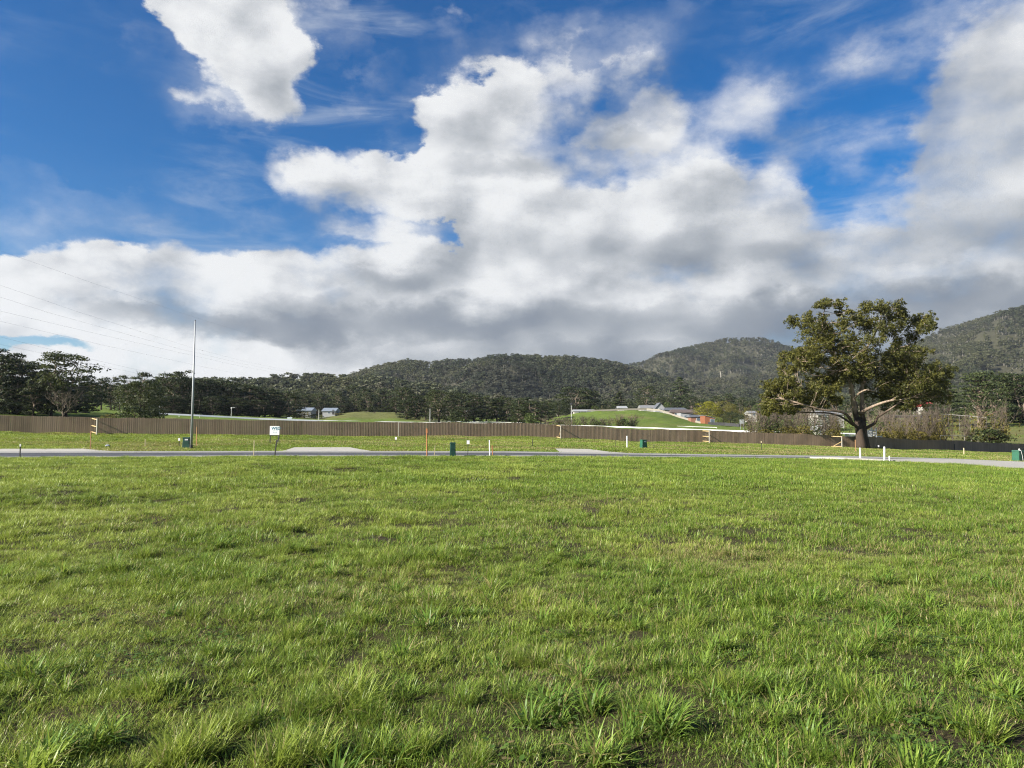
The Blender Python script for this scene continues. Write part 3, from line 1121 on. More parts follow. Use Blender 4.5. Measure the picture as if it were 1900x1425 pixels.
def sward(x, y):
    """Height, dryness, tint and bareness of the sward at a point."""
    h = np.clip((fbm(x * 1.9 + 7, y * 1.6, 4, 21) - 0.5) * 1.6 + 0.5, 0.02, 1.0)
    big = fbm(x * 0.22, y * 0.22, 3, 33)
    dry = np.clip((fbm(x * 0.45, y * 0.6, 4, 44) - 0.60) * 1.6, 0, 0.35) + spots(x, y, DRY) * 0.55
    left = np.clip(0.5 - x / np.maximum(y, 4) * 0.55, 0, 1)
    hue = np.clip(0.15 + 0.5 * left + (fbm(x * 0.5, y * 0.5, 3, 55) - 0.5) * 1.3 + 0.1 * np.clip(y / 30, 0, 1), 0, 1)
    bare = spots(x, y, BARE) + np.clip((fbm(x * 2.1, y * 2.1, 3, 66) - 0.68) * 3.0, 0, 0.6) * np.clip((9.0 - y) / 5, 0, 1)
    return h, big, dry, hue, bare


def rots(n, tilt=0.1):
    return np.stack([rng.normal(0, tilt, n), rng.normal(0, tilt, n), rng.uniform(0, 6.283, n) * 0.25 - 0.8], 1)


def place(x, y, kinds, size, keep, zoff=0.0):
    h, big, dry, hue, bare = sward(x, y)
    k = keep(h, big, dry, hue, bare)
    x, y, h, big, dry, hue, bare = [a[k] for a in (x, y, h, big, dry, hue, bare)]
    n = len(x)
    z = ground_z(x, y) + zoff
    sv = size(h, big, dry, n)
    S = np.stack([sv * rng.uniform(0.85, 1.2, n), sv * rng.uniform(0.85, 1.2, n), sv * rng.uniform(0.8, 1.25, n)], 1)
    idx = rng.choice(kinds, n)
    R = np.stack([rng.normal(0, 0.08, n), rng.normal(0, 0.08, n), rng.normal(0, 0.9, n) + np.pi * (rng.uniform(size=n) < 0.25)], 1)
    return np.stack([x, y, z], 1), R, S, idx, np.clip(dry + rng.normal(0, .05, n), 0, 1), np.clip(hue + rng.normal(0, .16, n), 0, 1)


def merge(L):
    return [np.concatenate([l[i] for l in L]) for i in range(6)]


U = lambda n: rng.uniform(size=n)
A = []
x, y = wedge(1.6, 9.5, 120)
A.append(place(x, y, [0, 1, 2, 3], lambda h, b, d, n: (0.55 + 0.85 * h) * (1 - 0.40 * d), lambda h, b, d, hu, ba: U(len(h)) > np.maximum(ba * 1.1, 0.25 - 2.2 * h)))
x, y = wedge(1.6, 9.5, 34)
A.append(place(x, y, [4, 5, 6, 7], lambda h, b, d, n: (0.35 + 0.9 * h) * rng.uniform(0.6, 1.15, n), lambda h, b, d, hu, ba: (U(len(h)) < np.clip((h - 0.40) * 4.5, 0.05, 1) * (1 - d)) & (U(len(h)) > ba * 1.3)))
x, y = wedge(1.6, 9.5, 6.0)
A.append(place(x, y, [8, 9, 10, 9, 15, 16], lambda h, b, d, n: rng.uniform(0.45, 1.05, n), lambda h, b, d, hu, ba: U(len(h)) < np.clip((b - 0.40) * 4, 0.1, 1) * (1 - d)))
x, y = wedge(1.6, 9.5, 80)
A.append(place(x, y, [0, 1, 2, 3], lambda h, b, d, n: rng.uniform(0.30, 0.55, n), lambda h, b, d, hu, ba: U(len(h)) > ba * .9))
x, y = wedge(1.6, 9.5, 26)
A.append(place(x, y, [11, 12], lambda h, b, d, n: rng.uniform(0.7, 1.2, n), lambda h, b, d, hu, ba: U(len(h)) < 0.22 + d + 0.8 * ba + np.clip((.4 - h) * 2, 0, .6)))
x, y = wedge(1.6, 7.5, 9)
A.append(place(x, y, [13, 14], lambda h, b, d, n: rng.uniform(0.6, 1.2, n), lambda h, b, d, hu, ba: U(len(h)) < np.clip((0.52 - h) * 4, 0, 1) * 0.8 + 0.25 * ba))
# the single large tussocks that stand out at the front
BIG = [(330, 1385, 15, 1.15), (670, 1285, 16, 1.25), (560, 1390, 15, 1.1), (620, 1395, 9, .9), (180, 1380, 8, 1.0), (120, 1390, 9, .9), (545, 1300, 16, .9), (420, 1330, 15, .75),
       (1230, 1345, 8, 1.15), (1215, 1320, 9, .9), (1140, 1400, 10, 1.1), (1330, 1190, 9, .95), (1370, 1270, 15, .9), (1400, 1260, 9, .8), (1590, 1270, 16, .9), (1800, 1330, 15, 1.1), (1770, 1230, 8, .8),
       (1620, 1110, 9, .8), (60, 1245, 8, .9), (880, 1120, 9, .7), (1500, 1390, 16, .8), (1090, 1300, 10, .9), (960, 1200, 16, .7), (1880, 1270, 9, .9), (760, 1370, 15, .8), (250, 1280, 16, .7), (1690, 1180, 10, .8), (1440, 1330, 9, .7), (1700, 1400, 9, .9), (900, 1400, 15, .7)]
bx, by, bi, bs = [], [], [], []
for (px, py, k_, s_) in BIG:
    X_, Y_ = pxpy(px, py + 18)
    for j in range(3):
        bx.append(X_ + rng.normal(0, .05)); by.append(Y_ + rng.normal(0, .05)); bi.append(k_); bs.append(s_ * rng.uniform(.7, 1.1))
bx, by = np.array(bx), np.array(by)
nb = len(bx)
A.append((np.stack([bx, by, ground_z(bx, by)], 1), np.stack([rng.normal(0, .06, nb), rng.normal(0, .06, nb), rng.uniform(-1, 1, nb)], 1), np.repeat(np.array(bs)[:, None], 3, 1), np.array(bi), np.full(nb, .05), rng.uniform(.2, .8, nb)))
x, y = wedge(9.5, 19.0, 44)
A.append(place(x, y, [0, 1, 2, 3], lambda h, b, d, n: (0.9 + 1.0 * h) * (1 - 0.4 * d), lambda h, b, d, hu, ba: U(len(h)) > 0.05))
x, y = wedge(9.5, 19.0, 9)
A.append(place(x, y, [4, 5, 6, 7], lambda h, b, d, n: (0.5 + 0.8 * h) * rng.uniform(0.7, 1.15, n), lambda h, b, d, hu, ba: U(len(h)) < np.clip((h - 0.38) * 5, 0.05, 1) * (1 - d)))
x, y = wedge(9.5, 19.0, 1.0)
A.append(place(x, y, [8, 9, 10], lambda h, b, d, n: rng.uniform(0.45, 0.85, n), lambda h, b, d, hu, ba: U(len(h)) < np.clip((b - 0.42) * 5, 0.05, 1)))
P_, R_, S_, I_, D_, H_ = merge(A)
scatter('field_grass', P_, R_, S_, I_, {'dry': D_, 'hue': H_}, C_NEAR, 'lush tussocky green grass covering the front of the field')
B = []
x, y = wedge(19.0, 43.6, 17, 4.0)
k = ~paved(x, y)
B.append(place(x[k], y[k], [0, 1, 2, 3], lambda h, b, d, n: (0.65 + 0.85 * h) * (1 - 0.3 * d), lambda h, b, d, hu, ba: U(len(h)) > 0.03))
x, y = wedge(19.0, 43.6, 4, 4.0)
k = ~paved(x, y)
B.append(place(x[k], y[k], [4, 5], lambda h, b, d, n: (0.5 + 0.9 * h) * rng.uniform(0.6, 1.1, n), lambda h, b, d, hu, ba: U(len(h)) < np.clip((h - 0.40) * 6, 0.04, 1)))
P_, R_, S_, I_, D_, H_ = merge(B)
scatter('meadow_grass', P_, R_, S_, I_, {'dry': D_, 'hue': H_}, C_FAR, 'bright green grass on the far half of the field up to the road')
x, y = wedge(52.5, 140.0, 5.5, 6.0)
px_ = 950 + FOC * x / y
k = (~paved(x, y)) & (y < fence_depth(px_) + 0.3)
x, y = x[k], y[k]
h, big, dry, hue, bare = sward(x * 0.35, y * 0.35)
n = len(x)
dry = np.clip((fbm(x * 0.10, y * 0.30, 3, 77) - 0.42) * 2.6, 0, .75) + 0.35 * np.clip((px_[k] - 1250) / 500, 0, 1) * (fbm(x * .2, y * .35, 3, 78) > .48)
sz = 0.55 + 0.9 * h
R = np.stack([rng.normal(0, .06, n), rng.normal(0, .06, n), rng.uniform(0, 6.28, n)], 1)
scatter('verge_grass', np.stack([x, y, ground_z(x, y)], 1), R, np.stack([sz, sz, sz * rng.uniform(.7, 1.1, n)], 1), rng.integers(0, 4, n), {'dry': np.clip(dry, 0, .8), 'hue': np.clip(hue * .6 + .25, 0, 1)}, C_VERGE,
        'yellowish green grass between the road and the paling fence')
print('grass instances', len(P_), n)

# ------------------------------------------------------------------ trees
def leaf_faces(C, Rr, n, size, r, up=0.55, fill=0.55, aspect=0.6, droop=0.0, dome=True):
    """n leaf-spray quads in an ellipsoid, thicker towards its outside and top."""
    C, Rr = np.asarray(C, float), np.asarray(Rr, float)
    d = r.normal(size=(n, 3))
    d /= np.linalg.norm(d, axis=1)[:, None]
    if dome:
        d[:, 2] = np.where(d[:, 2] < -0.25, -d[:, 2] * r.uniform(0.2, 1.0, n), d[:, 2])
    rad = r.uniform(0, 1, n) ** (fill * 0.6)
    c = C + d * rad[:, None] * Rr
    nrm = d * 0.8 + np.array([0, 0, up]) + r.normal(0, 0.55, (n, 3))
    nrm /= np.linalg.norm(nrm, axis=1)[:, None]
    a = r.normal(size=(n, 3)) + np.array([0, 0, -droop])
    u = a - nrm * np.sum(a * nrm, 1)[:, None]
    u /= np.linalg.norm(u, axis=1)[:, None]
    v = np.cross(nrm, u)
    s = size * r.uniform(0.55, 1.35, n)
    su, sv = (u * s[:, None]), (v * (s * aspect)[:, None])
    V = np.stack([c - su, c - sv * 0.9 + su * 0.1, c + su, c + sv + su * 0.15], 1).reshape(-1, 3)
    return V, np.repeat(r.uniform(0, 1, n), 4)


class Crown:
    def __init__(self):
        self.V, self.R = [], []

    def add(self, *a, tone=0.0, **k):
        V, R = leaf_faces(*a, **k)
        self.V.append(V)
        self.R.append(np.clip(R * 0.8 + 0.1 + tone, 0, 1))

    def mesh(self, name, mat):
        V = np.concatenate(self.V)
        F = np.arange(len(V)).reshape(-1, 4)
        return mk(name, V, F, {'rnd': ('POINT', np.concatenate(self.R))}, mats=[mat])


def bend(a, b, r, n=4, sag=0.08):
    """A crooked limb from a to b."""
    a, b = Vector(a), Vector(b)
    L = (b - a).length
    P = []
    for i in range(n + 1):
        t = i / n
        p = a.lerp(b, t)
        k = math.sin(t * math.pi) * sag * L
        P.append(p + Vector((r.normal(), r.normal(), r.normal() * 0.6 - 0.3)) * k * 0.5)
    P[0], P[-1] = a, b
    return P


def barkmat(name, low, high, h0=0.1, h1=0.3, scale=14.0):
    def b(g):
        p = objpos(g)
        x, y, z = g.sep(p)
        n = g.noise(g.v('MULTIPLY', p, (1.0, 1.0, 0.25)), scale, 5.0, 0.65)
        f = g.ss(g.m('ADD', z, g.m('MULTIPLY', g.m('SUBTRACT', n, 0.5), h1)), h0, h1)
        c = g.mix(f, low, high)
        c = g.mix(g.ss(n, 0.35, 0.65, 0.55, 0.0), c, tuple(v * 0.5 for v in low))
        return bsdf(g, c, 0.9, 0.15, bump=n, bump_d=0.05)
    return material(name, b)


M_EUC = leafmat('gum_leaves', [(0.018, 0.0279, 0.0115), (0.0328, 0.0451, 0.0148), (0.0508, 0.064, 0.0197), (0.0738, 0.082, 0.0262)], 0.22, (0.0984, 0.1148, 0.0205))
M_DARK = leafmat('dark_leaves', [(0.0109, 0.0184, 0.0075), (0.0224, 0.0329, 0.0112), (0.044, 0.0587, 0.0184), (0.0867, 0.1017, 0.0301)], 0.16, (0.0544, 0.068, 0.0136))
M_PINE = leafmat('pine_needles', [(0.0158, 0.0288, 0.0115), (0.0288, 0.0446, 0.0158), (0.0504, 0.0662, 0.0216), (0.072, 0.0864, 0.0274)], 0.15, (0.0648, 0.0864, 0.0216))
M_YEL = leafmat('yellow_leaves', [(0.12, 0.125, 0.014), (0.20, 0.20, 0.020), (0.29, 0.275, 0.028), (0.35, 0.33, 0.045)], 0.35, (0.40, 0.38, 0.03))
M_OLIVE = leafmat('olive_leaves', [(0.055, 0.060, 0.016), (0.095, 0.095, 0.022), (0.14, 0.13, 0.030), (0.18, 0.16, 0.04)], 0.28, (0.25, 0.22, 0.03))
M_BUSH = leafmat('bush_leaves', [(0.028, 0.048, 0.014), (0.055, 0.082, 0.022), (0.085, 0.115, 0.030), (0.12, 0.15, 0.04)], 0.22, (0.14, 0.18, 0.03))
M_RUSTY = leafmat('thicket_leaves', [(0.050, 0.048, 0.016), (0.085, 0.075, 0.020), (0.14, 0.12, 0.026), (0.17, 0.14, 0.03)], 0.25, (0.22, 0.18, 0.03))
M_BARK = barkmat('gum_bark', (0.055, 0.042, 0.032), (0.26, 0.21, 0.165), 0.12, 0.35)
M_BARKD = barkmat('dark_bark', (0.050, 0.040, 0.032), (0.11, 0.09, 0.07), 0.3, 0.6)
M_TWIG = barkmat('bare_twigs', (0.075, 0.060, 0.046), (0.150, 0.122, 0.094), 0.0, 0.3)
M_BARKP = barkmat('pink_bark', (0.22, 0.16, 0.12), (0.25, 0.19, 0.15), 0.2, 0.5)


def make_gum(seed, w=0.5, base=0.18, clumps=26, faces=125, layered=True, mat=None, bark=None, leaf=0.0175, trunk=0.022, twigs=0):
    """A eucalypt one unit tall: forked trunk and flattened leaf clumps with sky between."""
    r = np.random.default_rng(seed)
    t, c = Bag(), Crown()
    lean = r.normal(0, 0.03, 2)
    fork = base + 0.10 + r.uniform(0, 0.12)
    P0 = [(0, 0, -0.02), (lean[0] * .3, lean[1] * .3, fork * .5), (lean[0], lean[1], fork)]
    t.tube(P0, [trunk * 1.35, trunk, trunk * .85], 7)
    stems = []
    for k in range(3):
        a = k * 2.1 + r.uniform(0, 1)
        top = (lean[0] + math.cos(a) * w * .20, lean[1] + math.sin(a) * w * .20, r.uniform(.72, .92))
        P = bend(P0[-1], top, r, 4, .1)
        t.tube(P, np.linspace(trunk * .75, trunk * .18, len(P)), 5)
        stems.append(P)
    for i in range(clumps):
        hz = base + (0.97 - base) * (i + r.uniform()) / clumps
        f = (hz - base) / (1 - base)
        env = w * 0.5 * (1.0 - abs(f - 0.42) ** 1.6 * 1.9) ** 0.8 if abs(f - .42) < .66 else w * .12
        env = max(env, w * 0.10)
        a = i * 2.399 + r.normal(0, .5)
        d = env * math.sqrt(r.uniform(0.15, 1.0))
        C = np.array([math.cos(a) * d, math.sin(a) * d, hz])
        cr = w * r.uniform(.13, .23)
        R = (cr, cr, cr * (r.uniform(.40, .62) if layered else r.uniform(.7, 1.0)))
        c.add(C - [0, 0, R[2] * .5], R, int(faces * r.uniform(.7, 1.3)), leaf, r, tone=r.normal(0, .10) + 0.10 * (f - .5))
        S = stems[r.integers(0, 3)]
        k = min(range(len(S)), key=lambda q: abs(S[q].z - (hz - .12)))
        P = bend(S[k], tuple(C - [0, 0, R[2] * .5]), r, 3, .15)
        t.tube(P, np.linspace(trunk * .32, trunk * .10, len(P)), 4, cap=False)
    for i in range(twigs):
        S = stems[r.integers(0, 3)]
        a = S[-1]
        b_ = a + Vector((r.normal(0, .08), r.normal(0, .08), r.uniform(.05, .16)))
        t.tube(bend(a, b_, r, 3, .1), np.linspace(trunk * .2, trunk * .06, 4), 3, cap=False)
    return t.mesh('trunk', bark or M_BARK), c.mesh('crown', mat or M_EUC)


def make_dense(seed, w=0.62, base=0.06, lobes=30, faces=190, mat=None, leaf=0.016, cone=0.0, flat=1.0):
    """A leafy tree one unit tall with a full crown of many lobes."""
    r = np.random.default_rng(seed)
    t, c = Bag(), Crown()
    P = bend((0, 0, -.02), (r.normal(0, .02), r.normal(0, .02), .8), r, 4, .04)
    t.tube(P, [.030, .024, .018, .012, .006], 6)
    for i in range(lobes):
        f = (i + r.uniform()) / lobes
        hz = base + (0.93 - base) * f
        if cone:
            env = w * .5 * ((1 - f) ** cone) * min(1, f * 6 + .5)
        else:
            env = w * .5 * math.sqrt(max(.02, 1 - ((f - .42) / .62) ** 2))
        a = i * 2.399 + r.normal(0, .4)
        d = env * math.sqrt(r.uniform(.25, 1)) * .85
        cr = max(env * r.uniform(.34, .55), w * .07)
        C = np.array([math.cos(a) * d, math.sin(a) * d, hz])
        c.add(C, (cr, cr, cr * .75 * flat), int(faces * r.uniform(.7, 1.3)), leaf, r, tone=r.normal(0, .1))
        if i % 3 == 0:
            t.tube(bend(P[min(4, int(f * 4))], tuple(C), r, 3, .1), [.010, .007, .005, .003], 4, cap=False)
    return t.mesh('trunk', M_BARKD), c.mesh('crown', mat or M_DARK)


def make_layered_pine(seed, w=0.9):
    """Spreading conifer with a bare pinkish trunk and flat shelves of foliage."""
    r = np.random.default_rng(seed)
    t, c = Bag(), Crown()
    P = bend((0, 0, -.02), (.02, 0, .9), r, 5, .03)
    t.tube(P, [.042, .036, .030, .022, .014, .006], 7)
    for i in range(34):
        f = (i + r.uniform()) / 34
        hz = .24 + .72 * f
        env = w * .5 * (1 - f * .82) * r.uniform(.55, 1.05)
        a = i * 2.399 + r.normal(0, .3)
        C = np.array([math.cos(a) * env * .75, math.sin(a) * env * .75, hz])
        cr = w * r.uniform(.10, .17)
        c.add(C, (cr * 1.25, cr * 1.25, cr * .36), 210, .0135, r, tone=r.normal(.05, .1))
        if i % 2 == 0:
            t.tube(bend(P[min(5, int((hz - .1) * 5))], tuple(C), r, 3, .08), [.012, .009, .006, .003], 4, cap=False)
    return t.mesh('trunk', M_BARKP), c.mesh('crown', M_PINE)


def make_bare(seed, spread=0.55, stems=9, twigs=5, fine=7, rad=0.011, leaves=0, leafmat_=None, tall=False, leaf=0.03):
    """A leafless shrub or small tree one unit tall: stems, branches and fine twigs."""
    r = np.random.default_rng(seed)
    t = Bag()
    tips = []
    for i in range(stems):
        a = r.uniform(0, 6.283)
        if tall:
            s0 = Vector((0, 0, 0.12 + .5 * i / stems)); L = r.uniform(.3, .55)
            b_ = s0 + Vector((math.cos(a) * spread * L, math.sin(a) * spread * L, L * r.uniform(.5, .9)))
        else:
            s0 = Vector((math.cos(a) * .06, math.sin(a) * .06, -.02)); k = r.uniform(.25, 1.0)
            b_ = Vector((math.cos(a) * spread * k, math.sin(a) * spread * k, r.uniform(.55, .9) * (1.05 - .3 * k)))
        P = bend(s0, b_, r, 4, .14)
        t.tube(P, np.linspace(rad, rad * .45, 5), 4, cap=False)
        for j in range(twigs):
            q = P[r.integers(1, 5)]
            d = (b_ - s0).normalized() + Vector((r.normal(0, .6), r.normal(0, .6), r.uniform(0, .7)))
            e = q + d.normalized() * r.uniform(.15, .35)
            Q = bend(q, e, r, 3, .15)
            t.tube(Q, np.linspace(rad * .5, rad * .25, 4), 3, cap=False)
            for m_ in range(fine):
                q2 = Q[r.integers(1, 4)]
                d2 = d.normalized() + Vector((r.normal(0, .7), r.normal(0, .7), r.uniform(-.1, .7)))
                e2 = q2 + d2.normalized() * r.uniform(.06, .18)
                t.tube([q2, q2.lerp(e2, .5) + Vector((r.normal(0, .01), r.normal(0, .01), 0)), e2], [rad * .26, rad * .2, rad * .12], 3, cap=False)
                tips.append(e2)
    if tall:
        t.tube(bend((0, 0, -.02), (0, 0, .7), r, 4, .04), [rad * 2, rad * 1.6, rad * 1.2, rad, rad * .7], 5)
    tm = t.mesh('branches', M_TWIG)
    cm = None
    if leaves:
        c = Crown()
        for k in r.choice(len(tips), leaves):
            p = tips[k]
            c.add((p.x, p.y, max(.04, p.z * r.uniform(.15, .8))), (.05, .05, .04), 5, leaf, r)
        cm = c.mesh('leaves', leafmat_ or M_RUSTY)
    return tm, cm


PROTO = {}
for i in range(6):
    PROTO['gum%d' % i] = make_gum(900 + i, [.62, .75, .55, .70, .85, .60][i], [.14, .10, .18, .12, .12, .2][i], clumps=[30, 34, 24, 30, 36, 24][i], twigs=[0, 0, 4, 0, 0, 8][i])
for i in range(4):
    PROTO['dark%d' % i] = make_gum(930 + i, [.60, .72, .66, .8][i], [.03, .04, .06, .05][i], clumps=38, faces=150, mat=M_DARK, layered=True, leaf=.0175)
PROTO['round0'] = make_dense(950, .95, .10, 40, 210, M_EUC)
PROTO['round1'] = make_dense(951, .85, .04, 34, 190, M_BUSH)
PROTO['round2'] = make_dense(952, .95, .04, 34, 190, M_DARK)
PROTO['cone0'] = make_dense(953, .62, .05, 36, 170, M_DARK, cone=.8, flat=.6)
PROTO['cone1'] = make_dense(954, .78, .05, 40, 180, M_PINE, cone=.7, flat=.5)
PROTO['pine0'] = make_layered_pine(955, .95)
PROTO['yellow0'] = make_dense(956, 1.05, .08, 34, 190, M_YEL)
PROTO['olive0'] = make_dense(957, 1.0, .08, 34, 180, M_OLIVE)
PROTO['bush0'] = make_dense(958, 1.3, .02, 22, 60, M_BUSH, leaf=.05)
PROTO['bush1'] = make_dense(959, 1.4, .02, 22, 60, M_DARK, leaf=.05)
PROTO['bush2'] = make_dense(960, 1.3, .02, 22, 55, M_RUSTY, leaf=.05)
for i in range(3):
    PROTO['bare%d' % i] = make_bare(970 + i, .62, 13, 6, 8, rad=.013, leaves=[330, 60, 220][i], leaf=.022, leafmat_=[M_BUSH, M_RUSTY, M_RUSTY][i])
PROTO['thicket0'] = make_bare(975, .75, 12, 6, 7, rad=.012, leaves=420, leaf=.028)
PROTO['skeleton0'] = make_bare(980, .75, 11, 5, 6, rad=.012, tall=True)
PROTO['skeleton1'] = make_bare(981, .55, 9, 4, 4, rad=.013, tall=True)
USED = {}


def tree(kind, name, px, depth, top_y, width_px, label, cat='tree', group=None, rz=None, base_y=None, sink=0.0):
    """Stands a copy of a tree kind on the land so that it reaches top_y and spans width_px seen from the eye."""
    g_ = on_ground(px, depth)
    g_.z -= sink
    top = EYE + (HOR - top_y) / FOC * depth
    h = max(top - g_.z, 1.0)
    me_t, me_c = PROTO[kind]
    vs = me_c or me_t
    if kind not in USED:
        co = np.zeros(len(vs.vertices) * 3, dtype=np.float32)
        vs.vertices.foreach_get('co', co)
        co = co.reshape(-1, 3)
        USED[kind] = ((np.percentile(co[:, 0], 98) - np.percentile(co[:, 0], 2)), np.percentile(co[:, 2], 99.5))
    w0, h0 = USED[kind]
    sx = width_px / FOC * depth / w0
    o = thing(name, label, cat, g_, 0, group)
    o.scale = (sx, sx, h / h0)
    o.rotation_euler = (0, 0, rng.uniform(0, 6.283) if rz is None else rz)
    link('trunk' if not kind.startswith(('bare', 'thicket', 'skel')) else 'branches', me_t, o)
    if me_c:
        link('crown' if not kind.startswith(('bare', 'thicket')) else 'leaves', me_c, o)
    return o


MARKS = [(-20, 'the left picture edge'), (60, 'the left driveway'), (120, 'the pale leafless tree'), (181, 'the left rail stub'), (225, 'the gap of sunlit lawn'), (262, 'the bushy gum'), (305, 'the white rail end'), (357, 'the street pole'), (429, 'the armed light pole'), (473, 'the pale stake'), (510, 'the signboard'),
         (569, 'the left grey shed'), (592, 'the white light pole'), (614, 'the right grey shed'), (650, 'the olive knoll end'), (690, 'the olive knoll'), (740, 'the slim grey post'), (793, 'the tall orange pipe'), (840, 'the near dark pillar box'), (868, 'the tagged stake'), (909, 'the slim white post'), (988, 'the short dark stake'),
         (1060, 'the headed light pole'), (1100, 'the long white shed'), (1153, 'the small pale house'), (1200, 'the grey-roofed wing'), (1222, 'the gabled house'), (1253, 'the nearest power pole'), (1275, 'the brown-roofed house'), (1311, 'the yellow autumn tree'), (1350, 'the olive trees'), (1376, 'the road sign'), (1410, 'the thin grey pole'), (1450, 'the outer gum leaves'), (1497, 'the short pale pole'),
         (1530, 'the pale house'), (1560, 'the rail stub by the gum'), (1602, 'the big gum trunk'), (1637, 'the white post by the path'), (1685, 'the thicket'), (1714, 'the red roof'), (1756, 'the blue-green conifer'), (1818, 'the layered pine'), (1850, 'the single twiggy shrub'), (1885, 'the bright green pillar box'), (1930, 'the right picture edge')]


def belt(rows, kindname, what, group, dd=0, cat='tree', sink=0.0):
    """Trees of one belt, each told apart by its look and by what it stands beyond."""
    ds = sorted(r[1] for r in rows)
    hs = sorted(r[2] for r in rows)
    used = {}
    for (px, d, ty, w, k) in rows:
        m_, nm = min(MARKS, key=lambda q: abs(q[0] - px))
        side = 'beyond' if abs(px - m_) <= 7 else ('just left of' if px < m_ else 'just right of')
        tall = 'tall' if ty <= hs[len(hs) // 3] else ('short' if ty >= hs[-max(1, len(hs) // 3)] else 'middling')
        for adj in (tall, tall + (' front' if d <= ds[len(ds) // 2] else ' rear'), tall + (' broad' if w > 42 else ' slim'), tall + (' front broad' if d <= ds[len(ds) // 2] else ' rear slim')):
            lab = '%s %s %s %s' % (adj, what, side, nm)
            if lab not in used:
                break
        used[lab] = 1
        tree(k, kindname, px, d + dd, ty, w, lab, cat, group, sink=sink)


# left wood, close behind the fence
G_L = 'dark eucalypts of the wood at the left edge'
belt([(8, 150, 650, 95, 'dark1'), (-40, 160, 645, 100, 'dark0'), (48, 165, 672, 70, 'dark2'), (-10, 140, 690, 60, 'dark3'), (72, 175, 672, 60, 'gum2'), (30, 150, 700, 60, 'dark0'),
                          (88, 158, 706, 48, 'gum0'), (62, 146, 712, 46, 'dark2'), (20, 185, 665, 70, 'dark3'), (160, 190, 702, 46, 'dark1'), (-80, 150, 660, 110, 'dark2'), (140, 178, 700, 46, 'dark0')],
     'eucalypt', 'dark eucalypt of the left wood', G_L, 0, 'tree', 0)
tree('gum4', 'eucalypt', 122, 152, 654, 118, 'tallest gum on the left, with open tiers of dark leaves against the sky', rz=1.0)
tree('gum1', 'eucalypt', 95, 150, 688, 70, 'lower olive-topped gum leaning out left of the tallest left-hand gum')
tree('skeleton0', 'bare_tree', 117, 134, 712, 52, 'pale leafless tree with white branches in front of the tallest left-hand gum', sink=.5)
tree('skeleton1', 'bare_tree', 34, 170, 650, 22, 'dead grey treetop poking above the dark wood near the left edge')
tree('round0', 'round_tree', 262, 128, 707, 80, 'rounded bushy gum standing alone above the dark shrub', rz=.4)
tree('bush1', 'shrub', 250, 118, 754, 52, 'dark rounded shrub under the bushy gum, just behind the fence', 'shrub')
tree('bush1', 'shrub', 282, 121, 757, 34, 'small dark shrub at the right foot of the bushy gum', 'shrub')
tree('bush2', 'shrub', 205, 112, 768, 26, 'low brownish scrub behind the fence left of the dark rounded shrub', 'shrub')
G_M = 'open gums behind the lawn left of the street pole'
belt([(188, 235, 703, 30, 'gum2'), (206, 240, 700, 34, 'gum5'), (222, 250, 712, 28, 'gum0'), (236, 232, 697, 34, 'gum5'), (180, 260, 714, 26, 'gum3'), (212, 255, 718, 30, 'gum0'), (248, 245, 708, 28, 'gum3')],
     'eucalypt', 'open gum behind the lawn', G_M, 0, 'tree', 0)
tree('gum5', 'eucalypt', 268, 190, 692, 44, 'thin-crowned gum with dead twigs on top behind the bushy gum')
# the dark belt behind the pole
G_B = 'dark gums of the belt behind the street pole'
belt([(300, 200, 700, 52, 'dark0'), (318, 190, 690, 62, 'dark1'), (338, 196, 688, 56, 'gum1'), (352, 205, 700, 48, 'dark2'), (378, 200, 702, 54, 'dark3'), (402, 206, 706, 50, 'dark0'),
                          (425, 205, 704, 58, 'dark1'), (446, 215, 714, 46, 'gum3'), (468, 215, 714, 62, 'dark2'), (492, 222, 720, 50, 'dark3'), (512, 230, 724, 48, 'gum0'), (536, 240, 726, 52, 'dark1'), (322, 178, 735, 46, 'dark2'), (395, 188, 735, 50, 'dark3'),
                          (365, 190, 730, 44, 'dark0'), (440, 196, 738, 50, 'dark2'), (480, 204, 742, 46, 'dark0'), (520, 220, 744, 46, 'dark3'), (303, 180, 738, 40, 'dark1')],
     'dark_gum', 'dark gum of the tree belt', G_B, 45, 'tree', 0)
# the middle distance: gums at the foot of the hills
G_F = 'gums at the foot of the middle hills'
ROWS = []
for i in range(46):
    px = 545 + i * 4.9 + rng.normal(0, 6)
    ROWS.append((px, rng.uniform(400, 520), rng.uniform(720, 748) - (6 if px > 640 else 0), rng.uniform(24, 36), ['gum0', 'gum1', 'gum3', 'dark1', 'dark3', 'gum4', 'dark2'][i % 7]))
belt(ROWS, 'foothill_gum', 'bushy green foothill gum', G_F)
G_C = 'dark gums behind the white rail in the centre'
belt([(755, 250, 742, 34, 'dark2'), (770, 262, 732, 40, 'dark0'), (790, 280, 735, 34, 'gum3'), (815, 258, 723, 52, 'gum4'), (838, 270, 728, 38, 'dark1'), (858, 280, 730, 40, 'dark3'), (880, 272, 732, 44, 'dark0'),
                          (902, 285, 734, 40, 'gum1'), (922, 290, 738, 42, 'dark2'), (945, 282, 748, 34, 'dark1'), (970, 262, 738, 52, 'dark3'), (990, 255, 744, 40, 'dark0'), (1003, 262, 750, 30, 'gum3'), (962, 240, 756, 30, 'dark2'),
                          (1012, 300, 744, 36, 'dark1'), (735, 330, 738, 34, 'gum0'), (865, 250, 756, 30, 'dark2'), (845, 240, 764, 24, 'bush1'), (985, 236, 766, 24, 'bush0'), (940, 300, 736, 38, 'gum0'), (802, 300, 726, 34, 'dark1')],
     'dark_gum', 'dark gum of the central clump', G_C, 0, 'tree', 0)
tree('dark3', 'spreading_gum', 1066, 370, 718, 62, 'large dark spreading gum behind the long white shed on the green knoll')
